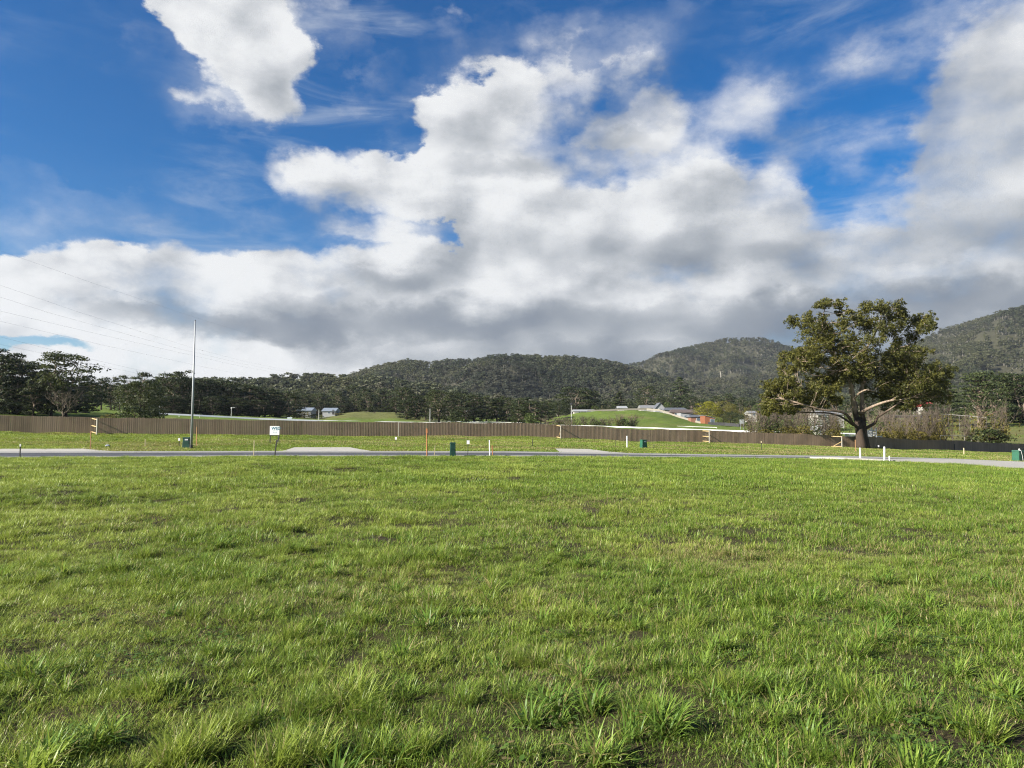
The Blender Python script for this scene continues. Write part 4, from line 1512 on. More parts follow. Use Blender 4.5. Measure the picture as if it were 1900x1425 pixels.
tree('dark1', 'spreading_gum', 1094, 378, 724, 46, 'dark gum crowded against the right of the large spreading gum')
tree('round2', 'round_tree', 1036, 360, 744, 34, 'rounded dark tree at the left end of the green knoll')
tree('cone0', 'conifer', 1150, 420, 727, 36, 'dark conical tree behind the small pale house on the knoll')
tree('gum4', 'eucalypt', 1200, 440, 717, 42, 'dark gum behind the grey gabled house')
tree('round1', 'round_tree', 1104, 362, 752, 14, 'small round green bush at the right end of the long white shed', 'shrub')
tree('cone1', 'conifer', 1170, 400, 745, 16, 'small green conifer between the pale house and the gabled house')
tree('cone1', 'conifer', 1262, 560, 700, 46, 'dark pine on the hillside around the second pylon')
tree('bush0', 'shrub', 1238, 400, 746, 22, 'light green rounded shrub to the right of the gabled house', 'shrub')
tree('yellow0', 'autumn_tree', 1311, 330, 745, 44, 'bright yellow autumn tree beside the orange-fronted house')
tree('olive0', 'autumn_tree', 1342, 335, 744, 34, 'olive-brown rounded tree to the right of the yellow autumn tree')
tree('olive0', 'autumn_tree', 1358, 326, 750, 26, 'smaller olive tree rightmost of the two beside the yellow one')
tree('round2', 'shrub', 1355, 305, 764, 30, 'dark green bush in front of the olive trees', 'shrub')
tree('bush1', 'shrub', 1380, 300, 770, 30, 'dark hedge-like bush below the olive trees, towards the road sign', 'shrub')
G_H = 'gums and garden trees behind the houses'
belt([(1225, 470, 738, 26, 'dark0'), (1285, 480, 736, 30, 'gum0'), (1300, 470, 742, 26, 'dark2'), (1270, 430, 752, 18, 'round2'), (1375, 420, 738, 30, 'gum3'), (1395, 400, 742, 26, 'dark1'), (1410, 380, 748, 30, 'round1'), (1435, 360, 740, 36, 'gum1'), (1385, 380, 756, 16, 'olive0'),
                          (1420, 330, 760, 26, 'bush0'), (1455, 420, 730, 40, 'dark3'), (1480, 380, 735, 40, 'gum4'), (1510, 400, 740, 36, 'dark0'), (1545, 420, 735, 40, 'dark2'), (1130, 440, 745, 26, 'gum0'), (1120, 420, 750, 18, 'dark0'), (1240, 520, 735, 30, 'gum1'), (1330, 500, 735, 30, 'gum0'), (1352, 520, 730, 34, 'dark1'), (1216, 420, 752, 14, 'round2')],
     'garden_tree', 'garden tree of the village', G_H, 0, 'tree', 0)
# right: conifers along the far paddock edge
tree('pine0', 'pine', 1818, 236, 690, 84, 'layered light green pine with a bare pinkish trunk at the far paddock edge', rz=2.0)
tree('cone1', 'conifer', 1756, 250, 704, 62, 'broad blue-green conifer behind the bare thicket, left of the layered pine')
G_R = 'dark conifers along the far edge of the right paddock'
belt([(1862, 262, 692, 60, 'dark2'), (1892, 255, 694, 60, 'dark0'), (1925, 260, 690, 70, 'dark3'), (1845, 280, 698, 50, 'dark1'), (1965, 260, 690, 70, 'dark1'), (1880, 290, 700, 60, 'dark3')],
     'conifer', 'dark conifer of the paddock row', G_R, 0, 'tree', 0)
G_R2 = 'trees among the houses to the right of the big gum'
belt([(1660, 330, 728, 46, 'gum1'), (1690, 330, 724, 46, 'dark2'), (1722, 320, 730, 36, 'round1'), (1640, 300, 742, 36, 'round1'), (1728, 285, 748, 26, 'round2'), (1600, 340, 735, 46, 'dark1'), (1575, 320, 745, 36, 'gum3'), (1690, 290, 757, 22, 'bush0'), (1735, 330, 716, 40, 'dark0')],
     'bushy_tree', 'dark bushy tree behind the thicket', G_R2, 0, 'tree', 0)
# thickets behind the fence on the right
G_T = 'leafless thicket behind the fence on the right'
belt([(1405, 135, 774, 40, 'bare1'), (1425, 138, 768, 46, 'bare0'), (1450, 140, 770, 44, 'bare2'), (1478, 142, 768, 46, 'bare1'), (1500, 136, 776, 36, 'bare0'), (1535, 140, 772, 40, 'bare2'), (1552, 145, 776, 36, 'thicket0'),
                          (1630, 142, 776, 42, 'bare0'), (1655, 146, 772, 46, 'bare1'), (1682, 142, 776, 46, 'bare2'), (1705, 145, 774, 46, 'thicket0'), (1730, 146, 766, 50, 'bare0'), (1745, 142, 770, 42, 'thicket0'), (1668, 136, 784, 40, 'thicket0'), (1715, 138, 784, 40, 'bare1'), (1640, 150, 772, 40, 'bare2'), (1470, 150, 772, 40, 'bare0'),
                          (1395, 150, 778, 30, 'bare2')],
     'bare_shrub', 'leafless twiggy thicket shrub', G_T, 0, 'shrub', 0.3)
G_U = 'yellowing bramble under the leafless thicket'
belt([(1462, 128, 792, 34, 'bush2'), (1490, 130, 790, 30, 'bush2'), (1630, 135, 800, 34, 'bush2'), (1660, 134, 800, 30, 'bush2'), (1700, 136, 800, 34, 'bush2'), (1725, 138, 804, 30, 'bush2'), (1420, 128, 796, 30, 'bush2'), (1545, 132, 796, 26, 'bush2')],
     'bramble', 'yellow-green bramble at the fence', G_U, 0, 'shrub', 0)
tree('round2', 'shrub', 1530, 238, 772, 62, 'dark hedge hiding the lower half of the pale house under the gum', 'shrub')
tree('thicket0', 'bare_shrub', 1842, 138, 768, 62, 'single twiggy shrub with dark lower leaves standing right of the thicket', 'shrub', rz=1.2, sink=.3)
tree('bush1', 'shrub', 1836, 136, 796, 60, 'dark low foliage around the foot of the single twiggy shrub', 'shrub')
tree('bare2', 'bare_shrub', 1800, 144, 782, 34, 'small twiggy shrub left of the single twiggy shrub', 'shrub', sink=.3)
tree('skeleton1', 'bare_tree', 1787, 140, 766, 20, 'thin pale leafless sapling between the thicket and the single twiggy shrub')
tree('skeleton1', 'bare_tree', 1764, 136, 782, 12, 'short bare sapling just left of the pale leafless sapling')
G_K = 'leafless shrubs on the green knoll'
belt([(1020, 214, 779, 30, 'bare1'), (1040, 216, 777, 28, 'bare0'), (1068, 212, 777, 34, 'bare1'), (1088, 214, 778, 34, 'bare1'), (1108, 212, 779, 34, 'bare0'), (1126, 213, 780, 30, 'bare1'), (1148, 212, 775, 28, 'thicket0'), (1156, 208, 777, 20, 'bush1'), (1174, 212, 775, 28, 'bare0'), (1054, 210, 781, 28, 'bare1')],
     'bare_shrub', 'purplish leafless shrub on the knoll', G_K, 0, 'shrub', 0)
tree('skeleton0', 'bare_tree', 695, 330, 766, 10, 'spindly leafless sapling at the front of the olive knoll, right of the other one')
tree('skeleton1', 'bare_tree', 697 - 18, 325, 765, 8, 'spindly leafless sapling at the front of the olive knoll, left of the other one')
for (px, d, ty, w, lab) in [(565, 300, 764, 26, 'brownish garden shrub hiding the left grey shed'), (628, 310, 768, 16, 'pale brown shrub right of the second grey shed'), (585, 295, 768, 22, 'dull green shrub between the two grey sheds'), (550, 290, 762, 24, 'dark shrub left of the grey sheds')]:
    tree('bush2' if 'brown' in lab else 'bush1', 'shrub', px, d, ty, w, lab, 'shrub')


# ------------------------------------------------------------------ the big gum tree in front of the fence
def big_gum():
    r = np.random.default_rng(4242)
    D = float(fence_depth(1600)) - 2.5
    base = on_ground(1602, D)
    s = D / FOC                                                    # metres per picture unit at the tree

    def pt(zx, zy, dy=0.0):
        """Offsets measured on the tree in steps of 1/4.75 picture unit, turned to metres from its foot."""
        return Vector(((zx - 945) / 4.75 * s, dy, (1378 - zy) / 4.75 * s))
    t, c = Bag(), Crown()
    # two fused stems
    limbs = []

    def limb(pts, r0, r1, n=8):
        P = [pt(*p) for p in pts]
        Q = []
        for i in range(len(P) - 1):                                 # smooth the course
            p0, p1, p2, p3 = P[max(i - 1, 0)], P[i], P[i + 1], P[min(i + 2, len(P) - 1)]
            for k in range(3):
                u = k / 3
                Q.append(0.5 * ((2 * p1) + (p2 - p0) * u + (2 * p0 - 5 * p1 + 4 * p2 - p3) * u * u + (3 * p1 - p0 - 3 * p2 + p3) * u ** 3))
        Q.append(P[-1])
        t.tube(Q, np.linspace(r0, r1, len(Q)) ** 1.0, n)
        limbs.append(Q)
    u = s / 4.75
    # trunk with flared foot
    def flared(pts, rads):
        t.tube([pt(*p) for p in pts], [q * u for q in rads], 10)
    flared([(922, 1392, 0), (915, 1340, 0), (908, 1260, 0), (902, 1180, .1), (890, 1100, .2)], [50, 44, 36, 32, 27])
    flared([(960, 1392, .5), (958, 1330, .5), (950, 1250, .4), (946, 1180, .3), (946, 1110, .3)], [52, 42, 32, 27, 22])
    limb([(890, 1110, .2), (874, 1040, .2), (858, 960, 0), (845, 880, -.3), (820, 800, -.6), (790, 720, -.4), (752, 660, 0)], 26 * u, 10 * u)
    limb([(946, 1120, .3), (946, 1040, .5), (958, 950, .8), (965, 860, 1.0), (985, 740, 1.2), (985, 600, 1.0), (1015, 480, .8), (1060, 390, .4), (1120, 240, 0), (1125, 170, 0)], 22 * u, 4 * u)
    limb([(905, 1010, .6), (900, 940, 1.2), (880, 880, 1.8), (900, 780, 2.4), (920, 660, 2.6)], 13 * u, 6 * u)
    limb([(885, 1190, -.1), (820, 1150, -1.0), (740, 1075, -2.0), (640, 1045, -2.6), (530, 1040, -3.0), (440, 1015, -3.0), (330, 985, -2.8), (240, 950, -2.2), (180, 940, -2)], 14 * u, 4 * u)
    limb([(860, 1170, .2), (780, 1100, .8), (690, 1060, 1.6), (560, 1055, 2.0), (440, 1050, 2.0), (360, 1040, 2.0), (300, 1000, 2)], 10 * u, 3 * u)
    limb([(955, 1195, 0), (1020, 1150, -.6), (1030, 1100, -1.2), (1080, 1060, -1.6), (1140, 1015, -2.0), (1200, 960, -2.4)], 15 * u, 5 * u)
    limb([(900, 1070, -.2), (960, 1020, -1.2), (1020, 985, -2.0), (1110, 955, -2.6), (1180, 950, -3.0), (1270, 930, -3.4)], 15 * u, 5 * u)
    limb([(860, 940, -.2), (880, 885, -1.2), (930, 860, -1.8), (985, 872, -2.0), (1010, 840, -2.0)], 10 * u, 4 * u)
    limb([(752, 660, 0), (700, 560, 0), (665, 510, .3), (640, 400, .4), (610, 300, .3), (620, 180, .2), (640, 120, .2)], 11 * u, 3 * u)
    limb([(700, 560, 0), (640, 530, -.8), (580, 505, -1.2), (520, 480, -1.2)], 7 * u, 3 * u)
    limb([(790, 720, -.4), (660, 700, -1.8), (570, 690, -2.4), (500, 640, -2.6), (430, 620, -2.4)], 9 * u, 3 * u)
    limb([(660, 700, -1.8), (540, 740, -2.6), (430, 735, -3.0), (340, 690, -2.8)], 6 * u, 2.5 * u)
    limb([(985, 620, 1.0), (1060, 610, .2), (1150, 580, -.6), (1240, 490, -1.0), (1320, 470, -1.0), (1400, 380, -.8), (1470, 290, -.5)], 9 * u, 3 * u)
    limb([(1020, 520, .8), (1090, 470, 1.6), (1160, 420, 1.8), (1180, 360, 1.6), (1240, 200, 1)], 7 * u, 2.5 * u)
    limb([(940, 860, 1.0), (1040, 770, 2.4), (1180, 700, 3.0), (1300, 650, 3.2), (1500, 690, 3)], 9 * u, 3 * u)
    limb([(1110, 955, -2.6), (1250, 860, -3.0), (1380, 800, -2.4), (1560, 760, -1.5)], 7 * u, 3 * u)
    limb([(640, 400, .4), (540, 380, .2), (430, 330, 0), (390, 280, 0), (330, 250, 0)], 6 * u, 2.5 * u)
    limb([(560, 1055, 2.0), (500, 960, 1.4), (440, 880, .5), (420, 860, 0)], 6 * u, 2.5 * u)
    # leaf clumps: where they sit, how wide and high
    CL = [(630, 90, 90, 34), (720, 110, 55, 30), (560, 105, 60, 26), (745, 180, 40, 20), (330, 250, 62, 40), (400, 230, 60, 36), (470, 260, 66, 44), (600, 220, 60, 34), (520, 330, 90, 48), (430, 340, 60, 40), (620, 300, 70, 44), (700, 270, 66, 42), (770, 270, 60, 40), (690, 350, 80, 50),
          (480, 410, 66, 40), (590, 400, 70, 40), (760, 350, 60, 40), (700, 420, 60, 34),
          (890, 200, 60, 44), (880, 260, 50, 36), (960, 150, 60, 40), (1020, 120, 60, 36), (1060, 180, 70, 46), (1130, 130, 60, 36), (1210, 120, 66, 38), (1290, 190, 55, 48), (1220, 200, 66, 46), (1140, 230, 60, 40), (980, 260, 66, 46), (960, 310, 66, 40), (1060, 290, 66, 46), (1150, 310, 60, 44), (1240, 340, 56, 50), (1220, 290, 50, 36),
          (1440, 225, 66, 34), (1520, 230, 52, 40), (1530, 300, 44, 36), (1460, 270, 50, 40), (1400, 330, 60, 50), (1340, 390, 60, 50), (1400, 400, 50, 40),
          (330, 530, 50, 34), (300, 570, 44, 28), (420, 520, 60, 44), (480, 490, 70, 44), (560, 470, 66, 40), (470, 570, 80, 50), (400, 590, 60, 44), (550, 560, 70, 44), (300, 640, 56, 40), (360, 670, 50, 30), (450, 650, 66, 44), (660, 580, 80, 50), (620, 620, 60, 36), (760, 480, 80, 46), (830, 440, 70, 44), (860, 520, 80, 50), (780, 560, 80, 50), (900, 400, 60, 40), (940, 450, 60, 40), (700, 480, 50, 36),
          (830, 690, 70, 60), (830, 750, 66, 46), (730, 660, 60, 40), (930, 590, 70, 50), (960, 660, 80, 60), (1000, 720, 80, 60), (900, 740, 60, 50), (1060, 640, 70, 50), (1120, 560, 60, 40), (1080, 700, 80, 56), (1160, 490, 60, 44), (1250, 590, 80, 54), (1300, 640, 80, 56), (1220, 660, 80, 56), (1180, 740, 90, 56), (1280, 730, 90, 56), (1380, 560, 80, 54), (1440, 620, 66, 50), (1330, 500, 70, 44), (1420, 520, 60, 40), (1390, 700, 80, 50), (1460, 720, 70, 50), (1560, 700, 70, 50), (1620, 710, 55, 46), (1580, 780, 70, 50), (1500, 800, 80, 54), (1400, 800, 90, 54), (1300, 820, 90, 54), (1200, 830, 90, 54), (1100, 800, 80, 50), (1560, 850, 60, 44), (1460, 880, 80, 46), (1350, 900, 80, 44), (1240, 900, 80, 44), (1130, 880, 70, 40), (1050, 870, 60, 34), (1300, 970, 70, 34), (1400, 970, 60, 34), (1580, 920, 50, 40), (1230, 990, 56, 26),
          (220, 770, 60, 40), (160, 810, 60, 40), (290, 790, 60, 36), (120, 860, 56, 44), (210, 850, 66, 46), (300, 850, 60, 44), (100, 920, 50, 34), (250, 900, 66, 36), (380, 870, 60, 40), (330, 920, 60, 34), (450, 840, 60, 40), (520, 800, 60, 36), (570, 750, 66, 40), (640, 740, 70, 36), (540, 870, 66, 40), (480, 930, 66, 34), (600, 900, 60, 34), (660, 830, 60, 34), (700, 780, 60, 34), (420, 980, 60, 24), (560, 980, 56, 26), (640, 960, 50, 28), (720, 700, 56, 36), (800, 940, 44, 30), (140, 990, 66, 36), (60, 990, 50, 34), (200, 1010, 70, 34), (90, 1050, 40, 26), (280, 1040, 56, 24)]
    nodes = [p for L_ in limbs for p in L_]
    for (zx, zy, rx, ry) in CL:
        f = min(1.0, math.hypot((zx - 880) / 820.0, (zy - 620) / 620.0))
        big_ = zy > 520 and zx > 800
        for rep in range(4 if big_ else (3 if zy > 430 else 2)):
            if rep and zy > 740 and abs(zx - 920) < 190:
                continue
            dy = r.uniform(-1, 1) * 7.0 * math.sqrt(max(0.03, 1 - f * f)) if rep else r.normal(-1.0, 1.4)
            if zy > 690 and abs(zx - 910) < 120:
                dy = abs(dy) + 1.5
            C = pt(zx + (r.normal(0, 10) if rep else 0), zy + (r.normal(0, 7) if rep else 0), dy)
            k_ = 1.12 if big_ else 1.0
            R = (rx * u * .96 * k_, rx * u * .96 * k_, ry * u * 1.62 * k_)
            tone = r.normal(-.03, .11) + (0.22 if zx < 760 else (-.06 if zx > 1050 else 0.0)) * r.uniform(.3, 1)  # left clumps paler, right ones darker: side light put into the leaf colour
            c.add(tuple(C), (R[0] * .88, R[1] * .88, R[2] * .84), 300 if rep == 0 else 160, .160, r, tone=tone, fill=.95, aspect=.5, droop=.5, dome=False, up=.35)
            for k in range(4):                                      # ragged sprays standing off the clump
                dv = r.normal(size=3)
                dv /= np.linalg.norm(dv)
                c.add((C.x + dv[0] * R[0] * 1.15, C.y + dv[1] * R[1] * 1.15, C.z + dv[2] * R[2] * .95), (R[0] * .38, R[1] * .38, R[2] * .30), 34, .155, r, tone=tone + r.normal(0, .08), fill=1.0, aspect=.5, droop=.6, dome=False, up=.35)
            q = min(nodes, key=lambda p: (p - C).length + (6 if p.z > C.z + .5 else 0))
            P = bend(q, C, r, 3, .12)
            t.tube(P, np.linspace(2.4 * u, .9 * u, 4), 4, cap=False)
            for k in range(2):
                e = C + Vector((r.normal(0, R[0] * .6), r.normal(0, R[1] * .6), r.uniform(-.2, .7) * R[2]))
                t.tube([P[2], P[2].lerp(e, .5) + Vector((0, 0, .1)), e], [1.8 * u, 1.3 * u, .8 * u], 3, cap=False)
    o = thing('gum_tree', 'big spreading gum tree with a forked trunk standing against the fence', 'tree', base)

    def bark(g):
        p = objpos(g)
        x, y, z = g.sep(p)
        n = g.noise(g.v('MULTIPLY', p, (3.0, 3.0, .55)), 1.6, 6.0, .65)
        n2 = g.noise(p, .7, 3.0, .6)
        f = g.ss(g.m('MULTIPLY_ADD', n2, 5.0, z), 7.2, 10.5)
        pale = g.mix(g.ss(n, .35, .65), (.22, .165, .12), (.37, .29, .225))
        c_ = g.mix(f, g.mix(n, (.030, .023, .018), (.085, .062, .046)), pale)
        return bsdf(g, c_, .85, .2, bump=n, bump_d=.05, bump_s=.7)
    t.build('trunk', material('big_gum_bark', bark), o, smooth=True)
    M = leafmat('big_gum_leaves', [(.020, .026, .009), (.048, .055, .015), (.090, .092, .020), (.150, .138, .028)], .26, (.24, .22, .025))
    link('crown', c.mesh('crown', M), o)
    return o


big_gum()


# ------------------------------------------------------------------ forest over the hills (one mass)
def forest_protos():
    L = []
    M1 = leafmat('forest_leaves', [(0.0472, 0.059, 0.0283), (0.0649, 0.0779, 0.0366), (0.0873, 0.0979, 0.0484), (0.1156, 0.1204, 0.0661)], .30, (0.118, 0.1416, 0.059))
    M2 = leafmat('forest_leaves_grey', [(0.0683, 0.0732, 0.0512), (0.0903, 0.0927, 0.0647), (0.1171, 0.1159, 0.083), (0.1464, 0.1427, 0.1037)], .30, (0.1342, 0.1403, 0.0854))

    for M_ in (M1, M2):
        # whole stands lean to fresher or greyer green
        nt = M_.node_tree
        g = NG(nt)
        tone = attr(g, 'tone', 'INSTANCER')
        for n_ in [q for q in nt.nodes if q.type in ('BSDF_PRINCIPLED', 'BSDF_TRANSLUCENT')]:
            so = n_.inputs['Base Color' if n_.type == 'BSDF_PRINCIPLED' else 'Color']
            src = so.links[0].from_socket
            c1 = g.mix(g.ss(tone, .5, 1.0, 0.0, .55, 'LINEAR'), src, (.125, .128, .062))
            c2 = g.mix(g.ss(tone, .5, 0.0, 0.0, .6, 'LINEAR'), c1, (.026, .040, .024))
            nt.links.new(c2, so)

    def b(g):
        n = g.noise(objpos(g), 3.0, 3.0)
        return bsdf(g, g.mix(n, (.15, .14, .12), (.28, .265, .235)), .85, .2)
    MT = material('forest_trunk', b)
    for i in range(6):
        r = np.random.default_rng(1200 + i)
        t, c = Bag(), Crown()
        w = [.50, .42, .60, .36, .48, .55][i]
        b0 = [.28, .42, .2, .50, .35, .15][i]
        t.tube([(0, 0, -.25), (r.normal(0, .02), r.normal(0, .02), .4), (r.normal(0, .05), r.normal(0, .05), .86)], [.018, .014, .007], 4)
        for k in range(9):
            hz = b0 + (.95 - b0) * (k + r.uniform()) / 9
            a = k * 2.4 + r.normal()
            d = w * .5 * r.uniform(.1, .85)
            cr = w * r.uniform(.18, .32)
            C = (math.cos(a) * d, math.sin(a) * d, hz)
            c.add(C, (cr, cr, cr * .8), 40 if i != 3 else 24, .048, r, tone=r.normal(0, .12))
            if k % 2:
                t.tube([(0, 0, hz - .18), C], [.009, .004], 3, cap=False)
        tm, cm = t.mesh('trunk', MT), c.mesh('crown', M2 if i in (1, 3) else M1)
        bm = bmesh.new()
        bm.from_mesh(tm)
        n0 = len(bm.faces)
        bm.from_mesh(cm)
        bm.faces.ensure_lookup_table()
        for k, f in enumerate(bm.faces):
            f.material_index = 0 if k < n0 else 1
        me = bpy.data.meshes.new('forest_tree')
        bm.to_mesh(me)
        bm.free()
        me.materials.append(MT)
        me.materials.append(M2 if i in (1, 3) else M1)
        L.append(me)
    return prototypes('forest_tree', L)


C_FOREST = forest_protos()
FLAB = ['eucalypt forest covering the low rise behind the left tree belt', 'grey-green eucalypt forest covering the long middle hill', 'eucalypt forest on the low ridge with pylons', 'dark eucalypt forest on the rounded right hill', 'eucalypt forest on the steep right mountainside']
SPACE = [8.5, 8.0, 9.0, 10.5, 9.5]
for hi_, (f, lo, hi, Rd, Bd, th, ridge, by_) in enumerate(HILLS):
    mid = (Rd + Bd) / 2
    wid = (hi - lo) / FOC * mid
    n = int(wid * (Rd - Bd) * 1.12 / SPACE[hi_] ** 2 * 1.1)
    t_ = rng.uniform(0, 1.05, n)
    # wider at the back
    px = rng.uniform(lo, hi, n)
    keep = rng.uniform(size=n) < (Bd + (Rd - Bd) * t_) / Rd
    px, t_ = px[keep], t_[keep]
    P = f(px, t_)
    n = len(P)
    dens = fbm(P[:, 0] / 60, P[:, 1] / 60, 3, 90 + hi_)
    k = rng.uniform(size=n) < np.clip((dens - .30) * 5, .22, 1)
    P, dens = P[k], dens[k]
    n = len(P)
    grey = fbm(P[:, 0] / 120, P[:, 1] / 120, 3, 140 + hi_) + rng.normal(0, .12, n)
    pick = np.where(grey > .56, rng.choice([1, 3], n), rng.choice([0, 2, 4, 5], n))
    sz = th * rng.uniform(.65, 1.25, n) * (.8 + .5 * dens)
    R = np.stack([rng.normal(0, .05, n), rng.normal(0, .05, n), rng.uniform(0, 6.28, n)], 1)
    tone = np.clip((fbm(P[:, 0] / 90, P[:, 1] / 140, 4, 200 + hi_) - .5) * 2.6 + .5 + rng.normal(0, .16, n), 0, 1)
    wd = 1.15 + .5 * fbm(P[:, 0] / 40, P[:, 1] / 40, 2, 240 + hi_)
    scatter('forest', P, R, np.stack([sz * wd * rng.uniform(.8, 1.25, n), sz * wd * rng.uniform(.8, 1.25, n), sz], 1), pick, {'tone': tone}, C_FOREST, FLAB[hi_])
    print('forest', hi_, n)
# wooded flats between the paddocks and the feet of the hills
n = 5200
yy = np.sqrt(rng.uniform(440 ** 2, 950 ** 2, n))
pp = rng.uniform(-150, 2050, n)
lim = tab(pp, [(-150, 300), (250, 330), (540, 430), (1100, 560), (1700, 520), (2050, 400)])
k = yy > lim
yy, pp = yy[k], pp[k]
xx = (pp - 950) / FOC * yy
n = len(xx)
sz = rng.uniform(7, 14, n)
scatter('forest', np.stack([xx, yy, ground_z(xx, yy)], 1), np.stack([rng.normal(0, .05, n), rng.normal(0, .05, n), rng.uniform(0, 6.28, n)], 1), np.stack([sz * 1.1, sz * 1.1, sz], 1), rng.choice([0, 0, 2, 4, 5, 5, 1], n), {'tone': rng.uniform(.1, .6, n)}, C_FOREST, 'mixed dark woodland on the flat below the hills')

# ------------------------------------------------------------------ things along the road and the fence
def depth_for(px, y, lo=52.6, hi=None):
    """Distance at which the land, seen from the eye, lies at picture height y."""
    hi = hi or float(fence_depth(px)) - .4
    ds = np.linspace(lo, hi, 160)
    zz = ground_z((px - 950) / FOC * ds, ds)
    yy = HOR - (zz - EYE) * FOC / ds
    return float(ds[np.argmin(np.abs(yy - y))])


M_PALING = wood('weathered_palings', (0.195, 0.138, 0.094), (0.390, 0.290, 0.205))
M_PINE_T = plain('fresh_pine', (0.42, 0.31, 0.155), var=.15, scale=3)
M_POSTW = plain('bleached_post', (0.44, 0.41, 0.35), var=.12, scale=3)
M_STAKE = wood('hardwood_stake', (0.26, 0.15, 0.075), (0.40, 0.24, 0.12))
M_STAKEP = wood('pale_stake', (0.42, 0.36, 0.22), (0.58, 0.50, 0.32))
M_DARKST = plain('dark_steel_stake', (0.028, 0.028, 0.026), .6, var=.3)
M_WHITE = plain('white_paint', (0.74, 0.74, 0.72), .55, var=.06, scale=4, dirt=(.45, .43, .38))
M_GREEN = plain('pillar_green', (0.018, 0.095, 0.055), .45, .4, var=.12, scale=3, dirt=(.05, .10, .07))
M_GREEND = plain('pillar_dark_green', (0.012, 0.050, 0.036), .45, .4, var=.12, scale=3, dirt=(.04, .07, .05))
M_GALV = plain('galvanised_steel', (0.34, 0.36, 0.37), .62, .4, .25, var=.12, scale=2)
M_ORANGE = plain('orange_conduit', (0.36, 0.15, 0.065), .5, var=.12)
M_CHAR = plain('charcoal', (0.035, 0.036, 0.040), .7, var=.2)

# fence: along one straight line in plan, in runs between the stub panels
A_ = Vector((-450 - 950, 0, 0))


def fence_xy(px):
    d = float(fence_depth(px))
    return (px - 950) / FOC * d, d


def fence_run(p0, p1, label):
    x0, y0 = fence_xy(p0)
    x1, y1 = fence_xy(p1)
    L = math.hypot(x1 - x0, y1 - y0)
    ux, uy = (x1 - x0) / L, (y1 - y0) / L
    nx, ny = uy, -ux                                              # towards the road
    o = thing('paling_fence', label, 'fence', (x0, y0, gz(x0, y0)), 0, 'timber paling fences along the back of the verge')
    ox, oy, oz = o.location
    n = int(L / 0.098)
    s = (np.arange(n) + .5) * (L / n)
    lap = np.where(np.arange(n) % 2 == 0, 0.020, 0.006) + rng.normal(0, .0015, n)
    cx, cy_ = x0 + ux * s + nx * lap - ox, y0 + uy * s + ny * lap - oy
    zb = ground_z(x0 + ux * s, y0 + uy * s) - oz
    zb = np.convolve(np.pad(zb, 12, 'edge'), np.ones(25) / 25, 'valid') + 0.03
    bay = np.floor(s / 2.4).astype(int)
    step = rng.normal(0, .022, bay.max() + 2)[bay]
    h = 1.78 + rng.normal(0, .010, n) + step
    w = np.where(np.arange(n) % 2 == 0, .102, .088) * rng.uniform(.94, 1.04, n) * .5
    lean = rng.normal(0, .004, n)
    th = .0085
    V = []
    for (a, b, c) in ((-1, -1, 0), (1, -1, 0), (1, 1, 0), (-1, 1, 0), (-1, -1, 1), (1, -1, 1), (1, 1, 1), (-1, 1, 1)):
        X = cx + ux * (w * a + lean * c) - nx * th * b
        Y = cy_ + uy * (w * a + lean * c) - ny * th * b
        V.append(np.stack([X, Y, zb + h * c], 1))
    V = np.stack(V, 1).reshape(-1, 3)
    k = np.arange(n)[:, None] * 8
    F = np.concatenate([k + np.array(f) for f in ([4, 5, 6, 7], [0, 1, 5, 4], [1, 2, 6, 5], [2, 3, 7, 6], [3, 0, 4, 7])])
    tone = np.clip(rng.normal(.5, .22, n) + (fbm(s / 3.0, s * 0, 2, 12) - .5) * .8, 0, 1)
    me = mk('palings', V, F, {'rnd': ('POINT', np.repeat(tone, 8))}, mats=[M_PALING])
    pal = link('palings', me, o)
    pal['kind'] = 'stuff'
    post_me = None
    for b in range(int(L / 2.4) + 1):
        sb = min(b * 2.4, L)
        px_, py_ = x0 + ux * sb - nx * .075, y0 + uy * sb - ny * .075
        if post_me is None:
            B = Bag()
            B.box((0, 0, .80), (.10, .10, 2.0), math.atan2(uy, ux))
            post_me = B.mesh('post', M_PALING)
        link('post', post_me, o, (px_ - ox, py_ - oy, gz(px_, py_) - oz))
    for hz in (.28, .95, 1.62):
        B = Bag()
        st = np.linspace(0, L, max(2, int(L / 2.4) + 1))
        for a, b in zip(st[:-1], st[1:]):
            pa = (x0 + ux * a - nx * .026 - ox, y0 + uy * a - ny * .026 - oy, gz(x0 + ux * a, y0 + uy * a) - oz + hz)
            pb = (x0 + ux * b - nx * .026 - ox, y0 + uy * b - ny * .026 - oy, gz(x0 + ux * b, y0 + uy * b) - oz + hz)
            B.bar(pa, pb, .045, .075)
        B.build('rail', M_PALING, o)
    return o


fence_run(-420, 181, 'brown timber paling fence from the left edge to the first stub of rails')
fence_run(181, 1040, 'long brown timber paling fence behind the street pole and the white signboard')
fence_run(1040, 1315, 'brown timber paling fence run below the green knoll, between two rail stubs')
fence_run(1315, 1560, 'dark brown paling fence run between the third rail stub and the big gum tree')
fence_run(1560, 1752, 'dark brown paling fence run passing behind the big gum trunk')
fence_run(1752, 2250, 'dark brown paling fence run reaching the right edge of the picture')


